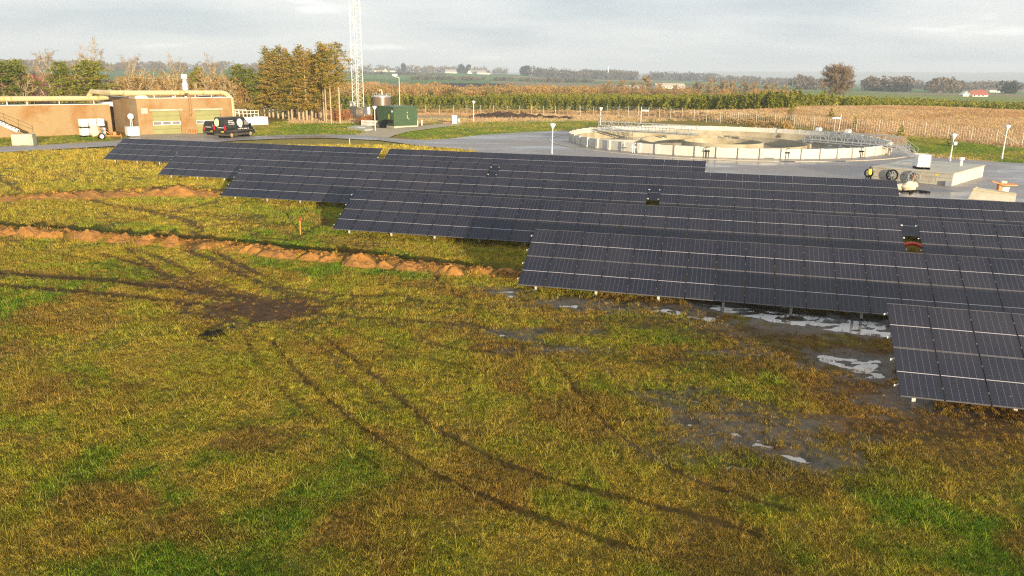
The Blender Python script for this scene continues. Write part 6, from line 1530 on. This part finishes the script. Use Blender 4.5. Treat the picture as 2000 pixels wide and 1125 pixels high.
# small seedlings on the knoll
for k, (px, r, lab) in enumerate(((1632, 150, 'small green fir seedling below the lamp arm mast on the knoll'), (1681, 140, 'ragged green fir seedling on the straw left of the right lamp posts'), (1775, 135, 'faint green fir seedling straight above the walkway stair'), (1878, 128, 'green fir seedling on the straw behind the slanting fence strut'), (1553, 160, 'lone fir seedling at the left foot of the straw knoll'))):
    p = at_range(px, r); s_ = 0.75
    tag(link('fir_seedling', FIRM[k][2], None, (p[0], p[1], float(ground_z(p[0], p[1]))), (0, 0, k), (s_, s_, s_)), lab, 'fir tree', 'fir seedlings on the knoll')

# masses nobody could count: scrub belts, far woods, rusty hedge
def mass(name, label, cat, spots, hr, wr, ncard, size, mat, seed, up=0.9, stretch=1.3):
    """spots (x,y) -> bushes as clouds of leaf cards"""
    rg = np.random.default_rng(seed); Ps = []
    for x, y in spots:
        h = rg.uniform(*hr); w = rg.uniform(*wr) * h; z0 = float(ground_z(x, y))
        u = rg.normal(size=(ncard, 3)); u /= np.linalg.norm(u, axis=1, keepdims=True); u *= rg.uniform(0.35, 1.0, (ncard, 1)) ** 0.5
        u[:, :2] *= 1 + 0.25 * rg.normal(size=(ncard, 1)) * 0.5
        Ps.append(np.stack([x + u[:, 0] * w, y + u[:, 1] * w, z0 + h * (0.5 + 0.5 * u[:, 2])], 1))
    V, F = cards(np.concatenate(Ps), size, rg, up, stretch)
    return tag(link(name, bigmesh(name, V, F, mat)), label, cat, kind='stuff')
def spots_band(n, pxr, rf, seed):
    rg = np.random.default_rng(seed); px = rg.uniform(pxr[0], pxr[1], n); out = []
    for q in px:
        r0, r1 = rf(q) if callable(rf) else rf; p = at_range(q, rg.uniform(r0, r1)); out.append((p[0], p[1]))
    return out
mass('scrub_belt', 'belt of tan and orange winter scrub behind the plantation', 'scrub', spots_band(150, (560, 1165), (300, 430), 1), (3.0, 6.0), (0.55, 0.9), 420, 0.34, 'scrub', 2, 1.3)
mass('olive_scrub', 'olive brown bushes mixed into the scrub behind the plantation', 'scrub', spots_band(26, (700, 1130), (290, 380), 3), (2.5, 4.8), (0.6, 0.9), 420, 0.32, 'scrub_green', 4, 1.2)
mass('low_scrub', 'low tan scrub strip below the bare tree belt', 'scrub', spots_band(120, (1120, 1560), (400, 500), 5), (2.0, 5.0), (0.7, 1.2), 260, 0.36, 'scrub', 6, 1.2)
mass('understorey', 'orange brown undergrowth behind the garage and brick wing', 'scrub', spots_band(22, (-60, 45), (150, 180), 7) + spots_band(16, (48, 130), (146, 160), 57) + spots_band(44, (135, 500), (150, 190), 58), (2.0, 3.6), (0.5, 0.8), 420, 0.24, 'scrub_green', 8, 1.6, 1.8)
mass('thicket_twigs', 'fine tan twig thicket filling the gaps behind the garage', 'scrub', spots_band(60, (195, 470), (158, 190), 9), (4.5, 8.5), (0.35, 0.5), 520, 0.22, 'scrub', 10, 2.2, 2.6)
mass('rusty_hedge', 'rusty beech hedge behind the white picket fence', 'hedge', [tuple(G(px, 244.2)[:2]) for px in np.linspace(707, 733, 9)], (1.5, 1.9), (0.4, 0.5), 260, 0.12, 'hedge', 11)
mass('rusty_bushes', 'two rusty beech bushes between the bare conifer trunks', 'bushes', [tuple(G(px, py)[:2]) for px, py in ((654, 237), (657, 238), (661, 238), (672, 236), (677, 237))], (2.0, 2.6), (0.45, 0.6), 300, 0.14, 'hedge', 12)
mass('fence_bramble', 'reddish bramble strip along the foot of the wire fence', 'bramble', spots_band(150, (560, 1560), lambda q: (np.interp(q, [560, 1000, 1200, 1400, 1560], [189, 187, 171, 147, 134]), np.interp(q, [560, 1000, 1200, 1400, 1560], [200, 198, 184, 160, 148])), 13), (0.5, 1.15), (1.0, 1.8), 130, 0.16, 'scrub', 14)
# far woods and hedgerows
far = []
mass('ridge_wood', 'grey winter wood along the left ridge', 'wood', spots_band(200, (-120, 560), (1300, 2100), 20), (10, 17), (0.5, 0.8), 60, 2.6, 'farwood', 21, 1.0, 1.0)
mass('village_trees', 'grey trees around the white village on the ridge', 'wood', spots_band(75, (690, 990), (1900, 2150), 22), (9, 20), (0.45, 0.7), 60, 2.4, 'farwood', 23, 1.0, 1.0)
mass('village_firs', 'dark firs beside the village houses', 'wood', spots_band(5, (785, 792), (1900, 1930), 24) + spots_band(12, (898, 917), (1880, 1930), 25) + spots_band(10, (1018, 1036), (1700, 1750), 26), (17, 23), (0.2, 0.35), 80, 2.2, 'fardark', 27, 1.0, 1.0)
mass('dark_wood', 'dark blue grey wood right of the village', 'wood', spots_band(130, (1040, 1240), (1550, 1850), 28) + spots_band(50, (1260, 1400), (1700, 1900), 68), (12, 21), (0.5, 0.9), 60, 2.6, 'farwood', 29, 1.0, 1.0)
mass('field_hedges', 'brown hedgerows crossing the far fields', 'hedge', spots_band(60, (780, 1100), (1000, 1080), 30) + spots_band(60, (640, 870), (1350, 1420), 31) + spots_band(30, (1080, 1160), (1100, 1130), 33), (3, 6), (0.9, 1.6), 50, 1.3, 'farwood', 32, 1.0, 1.0)
mass('valley_wood', 'grey brown valley woods behind the single bare tree', 'wood', spots_band(120, (1380, 1640), (1500, 1900), 34) + spots_band(36, (1700, 1770), (900, 1000), 35) + spots_band(16, (1560, 1600), (900, 1000), 65) + spots_band(24, (1820, 1880), (850, 1000), 66) + spots_band(110, (1780, 2080), (1300, 1750), 36) + spots_band(70, (1600, 2080), (2200, 2800), 37), (8, 16), (0.5, 0.9), 60, 2.4, 'farwood', 38, 1.0, 1.0)
mass('valley_firs', 'dark firs in the valley left of the single bare tree', 'wood', spots_band(14, (1565, 1615), (1000, 1040), 39) + spots_band(9, (1958, 1985), (900, 960), 40), (8, 13), (0.4, 0.6), 70, 1.5, 'fardark', 41, 1.0, 1.0)
mass('ridge_cover', 'blue woods on the farthest ridge', 'wood', spots_band(420, (1380, 2120), (7600, 9300), 42), (14, 26), (2.0, 4.5), 26, 14, 'farwood', 43, 1.0, 1.0)

# houses
def house(name, label, p, rz, w, d, h, rh, wall, roof, group=None, chim=True):
    t = thing(name, label, 'house', (p[0], p[1], float(ground_z(p[0], p[1])) - 0.3), rz, group)
    mb = MB(); mb.box(-w / 2, w / 2, -d / 2, d / 2, 0, h); mb.add([(-w / 2, -d / 2, h), (-w / 2, d / 2, h), (-w / 2, 0, h + rh * 0.96)], [(0, 1, 2)]); mb.add([(w / 2, -d / 2, h), (w / 2, d / 2, h), (w / 2, 0, h + rh * 0.96)], [(0, 1, 2)]); part(mb, 'wall', wall, t)
    o_ = 0.5; mb = MB()
    for s in (-1, 1):
        mb.add([(-w / 2 - o_, s * (d / 2 + o_), h - o_ * rh / d * 2), (w / 2 + o_, s * (d / 2 + o_), h - o_ * rh / d * 2), (w / 2 + o_, 0, h + rh), (-w / 2 - o_, 0, h + rh), (-w / 2 - o_, s * (d / 2 + o_), h - o_ * rh / d * 2 + 0.25), (w / 2 + o_, s * (d / 2 + o_), h - o_ * rh / d * 2 + 0.25), (w / 2 + o_, 0, h + rh + 0.25), (-w / 2 - o_, 0, h + rh + 0.25)], [(0, 1, 2, 3), (4, 5, 6, 7), (0, 1, 5, 4), (1, 2, 6, 5), (3, 0, 4, 7)])
    r_ = part(mb, 'roof', roof, t)
    if chim: mb = MB(); mb.box(w * 0.2, w * 0.2 + 0.8, -0.4, 0.4, h + rh * 0.6, h + rh + 1.2); part(mb, 'chimney', roof, r_)
    for k in range(int(w / 3)):
        x = -w / 2 + 1.5 + k * 3; mb = MB(); mb.box(x - 0.5, x + 0.5, -d / 2 - 0.05, -d / 2 - 0.002, h * 0.35, h * 0.75); part(mb, 'window', 'darkwin', t)
house('red_roof_house', 'white walled house with red roof among the trees at left', at_range(84, 190), 0.35, 20, 9, 3.4, 4.8, 'render', 'roofred')
vill = [(738, 1850, 'leftmost white village house on the ridge'), (746, 1890, 'white village house second from the left'), (756, 1830, 'white gabled village house third from the left'), (766, 1870, 'white village house fourth from the left'), (880, 1820, 'pinkish long village house below the dark firs'), (921, 1750, 'low white farm building right of the dark firs'), (940, 1720, 'bright white farmhouse on the green slope'), (952, 1725, 'small white farm shed at the right end of the village')]
for k, (px, r, lab) in enumerate(vill):
    p = at_range(px, r); house('village_house', lab, p, 0.3 + 0.9 * (k % 3 == 2), (16, 12, 10, 12, 26, 22, 20, 10)[k], 9, 4, 4.5, 'render', ('roof', 'roofgrey')[k in (4, 5, 6)], 'white village houses on the ridge')
p = at_range(1914, 620); house('valley_farm', 'red roofed farmhouse in the valley at right', p, 0.1, 11, 6, 1.8, 2.4, 'render', 'roofred')
p = at_range(1889, 615); house('valley_farm', 'cream gabled farmhouse left of the red roofed farm', p, 1.45, 5, 4, 1.6, 1.9, 'render', 'render', None, False)
p = at_range(1945, 1050); house('valley_shed', 'small white shed in the valley right of the red roof', p, 0.2, 18, 8, 3.2, 2.0, 'render', 'roof', None, False)
p = at_range(1985, 1500); house('valley_shed', 'long white shed at the right edge of the valley', p, 0.1, 60, 14, 4.5, 2.5, 'render', 'render', None, False)
p = at_range(1240, 520); house('grey_barn', 'grey roofed barn hidden in the tan trees', p, 0.2, 15, 8, 1.2, 3.6, 'bark', 'roofgrey', None, False)
p = at_range(1308, 760); house('pale_barn', 'long pale roofed barn behind the plantation', p, 0.15, 28, 10, 2.0, 2.8, 'render', 'kerb', None, False)
p = at_range(728, 620); house('red_barn', 'small dark red barn beyond the mast', p, 0.4, 9, 6, 1.6, 2.2, 'redpanel', 'rust', None, False)
p = at_range(1187, 1650); t = thing('chimney_stack', 'tiny white chimney standing in the dark wood', 'chimney', (p[0], p[1], float(ground_z(p[0], p[1]))), 0); mb = MB(); mb.lathe([(1.6, 0), (1.2, 24)], 10); part(mb, 'stack', 'white', t, True)
mb = MB(); mb.lathe([(1.5, 24.02), (1.5, 25)], 10); part(mb, 'rim', 'white', t)
# far solar array on the slope
p = at_range(912, 640); t = thing('far_solar_array', 'dark band of far solar panels on the green slope', 'solar panels', (p[0], p[1], float(ground_z(p[0], p[1]))), -0.1)
for k in range(6):
    mb = MB(); mb.add([(-32, k * 7, 0.6), (30 + k, k * 7, 0.6), (30 + k, k * 7 + 3.4, 2.9), (-32, k * 7 + 3.4, 2.9), (-32, k * 7, 0.5), (30 + k, k * 7, 0.5), (30 + k, k * 7 + 3.4, 2.8), (-32, k * 7 + 3.4, 2.8)], [(0, 1, 2, 3), (7, 6, 5, 4), (0, 4, 5, 1), (1, 5, 6, 2), (2, 6, 7, 3), (3, 7, 4, 0)]); part(mb, 'panel_row', 'pvblack', t)
    for q in range(8): mb = MB(); mb.box(-30 + q * 8, -29.8 + q * 8, k * 7 + 1.5, k * 7 + 1.7, -1.0, 1.55); part(mb, 'post', 'galv', t)

# ------------------------------------------------------------------ haze
mb = MB(); mb.box(-14800, 14800, -14800, 14800, float(GZ.min()) - 3.6, float(GZ.max()) + 40)
hz_ = bpy.data.materials.new('air'); hz_.use_nodes = True; ht = hz_.node_tree; ht.nodes.clear()
ho = ht.nodes.new('ShaderNodeOutputMaterial'); hv = ht.nodes.new('ShaderNodeVolumePrincipled')
hv.inputs['Color'].default_value = (0.74, 0.86, 1.0, 1); hv.inputs['Density'].default_value = 0.00027; hv.inputs['Anisotropy'].default_value = 0.0
ht.links.new(hv.outputs[0], ho.inputs['Volume'])
tag(part(mb, 'haze', hz_), 'pale blue winter haze over the far valley', 'haze', kind='stuff')
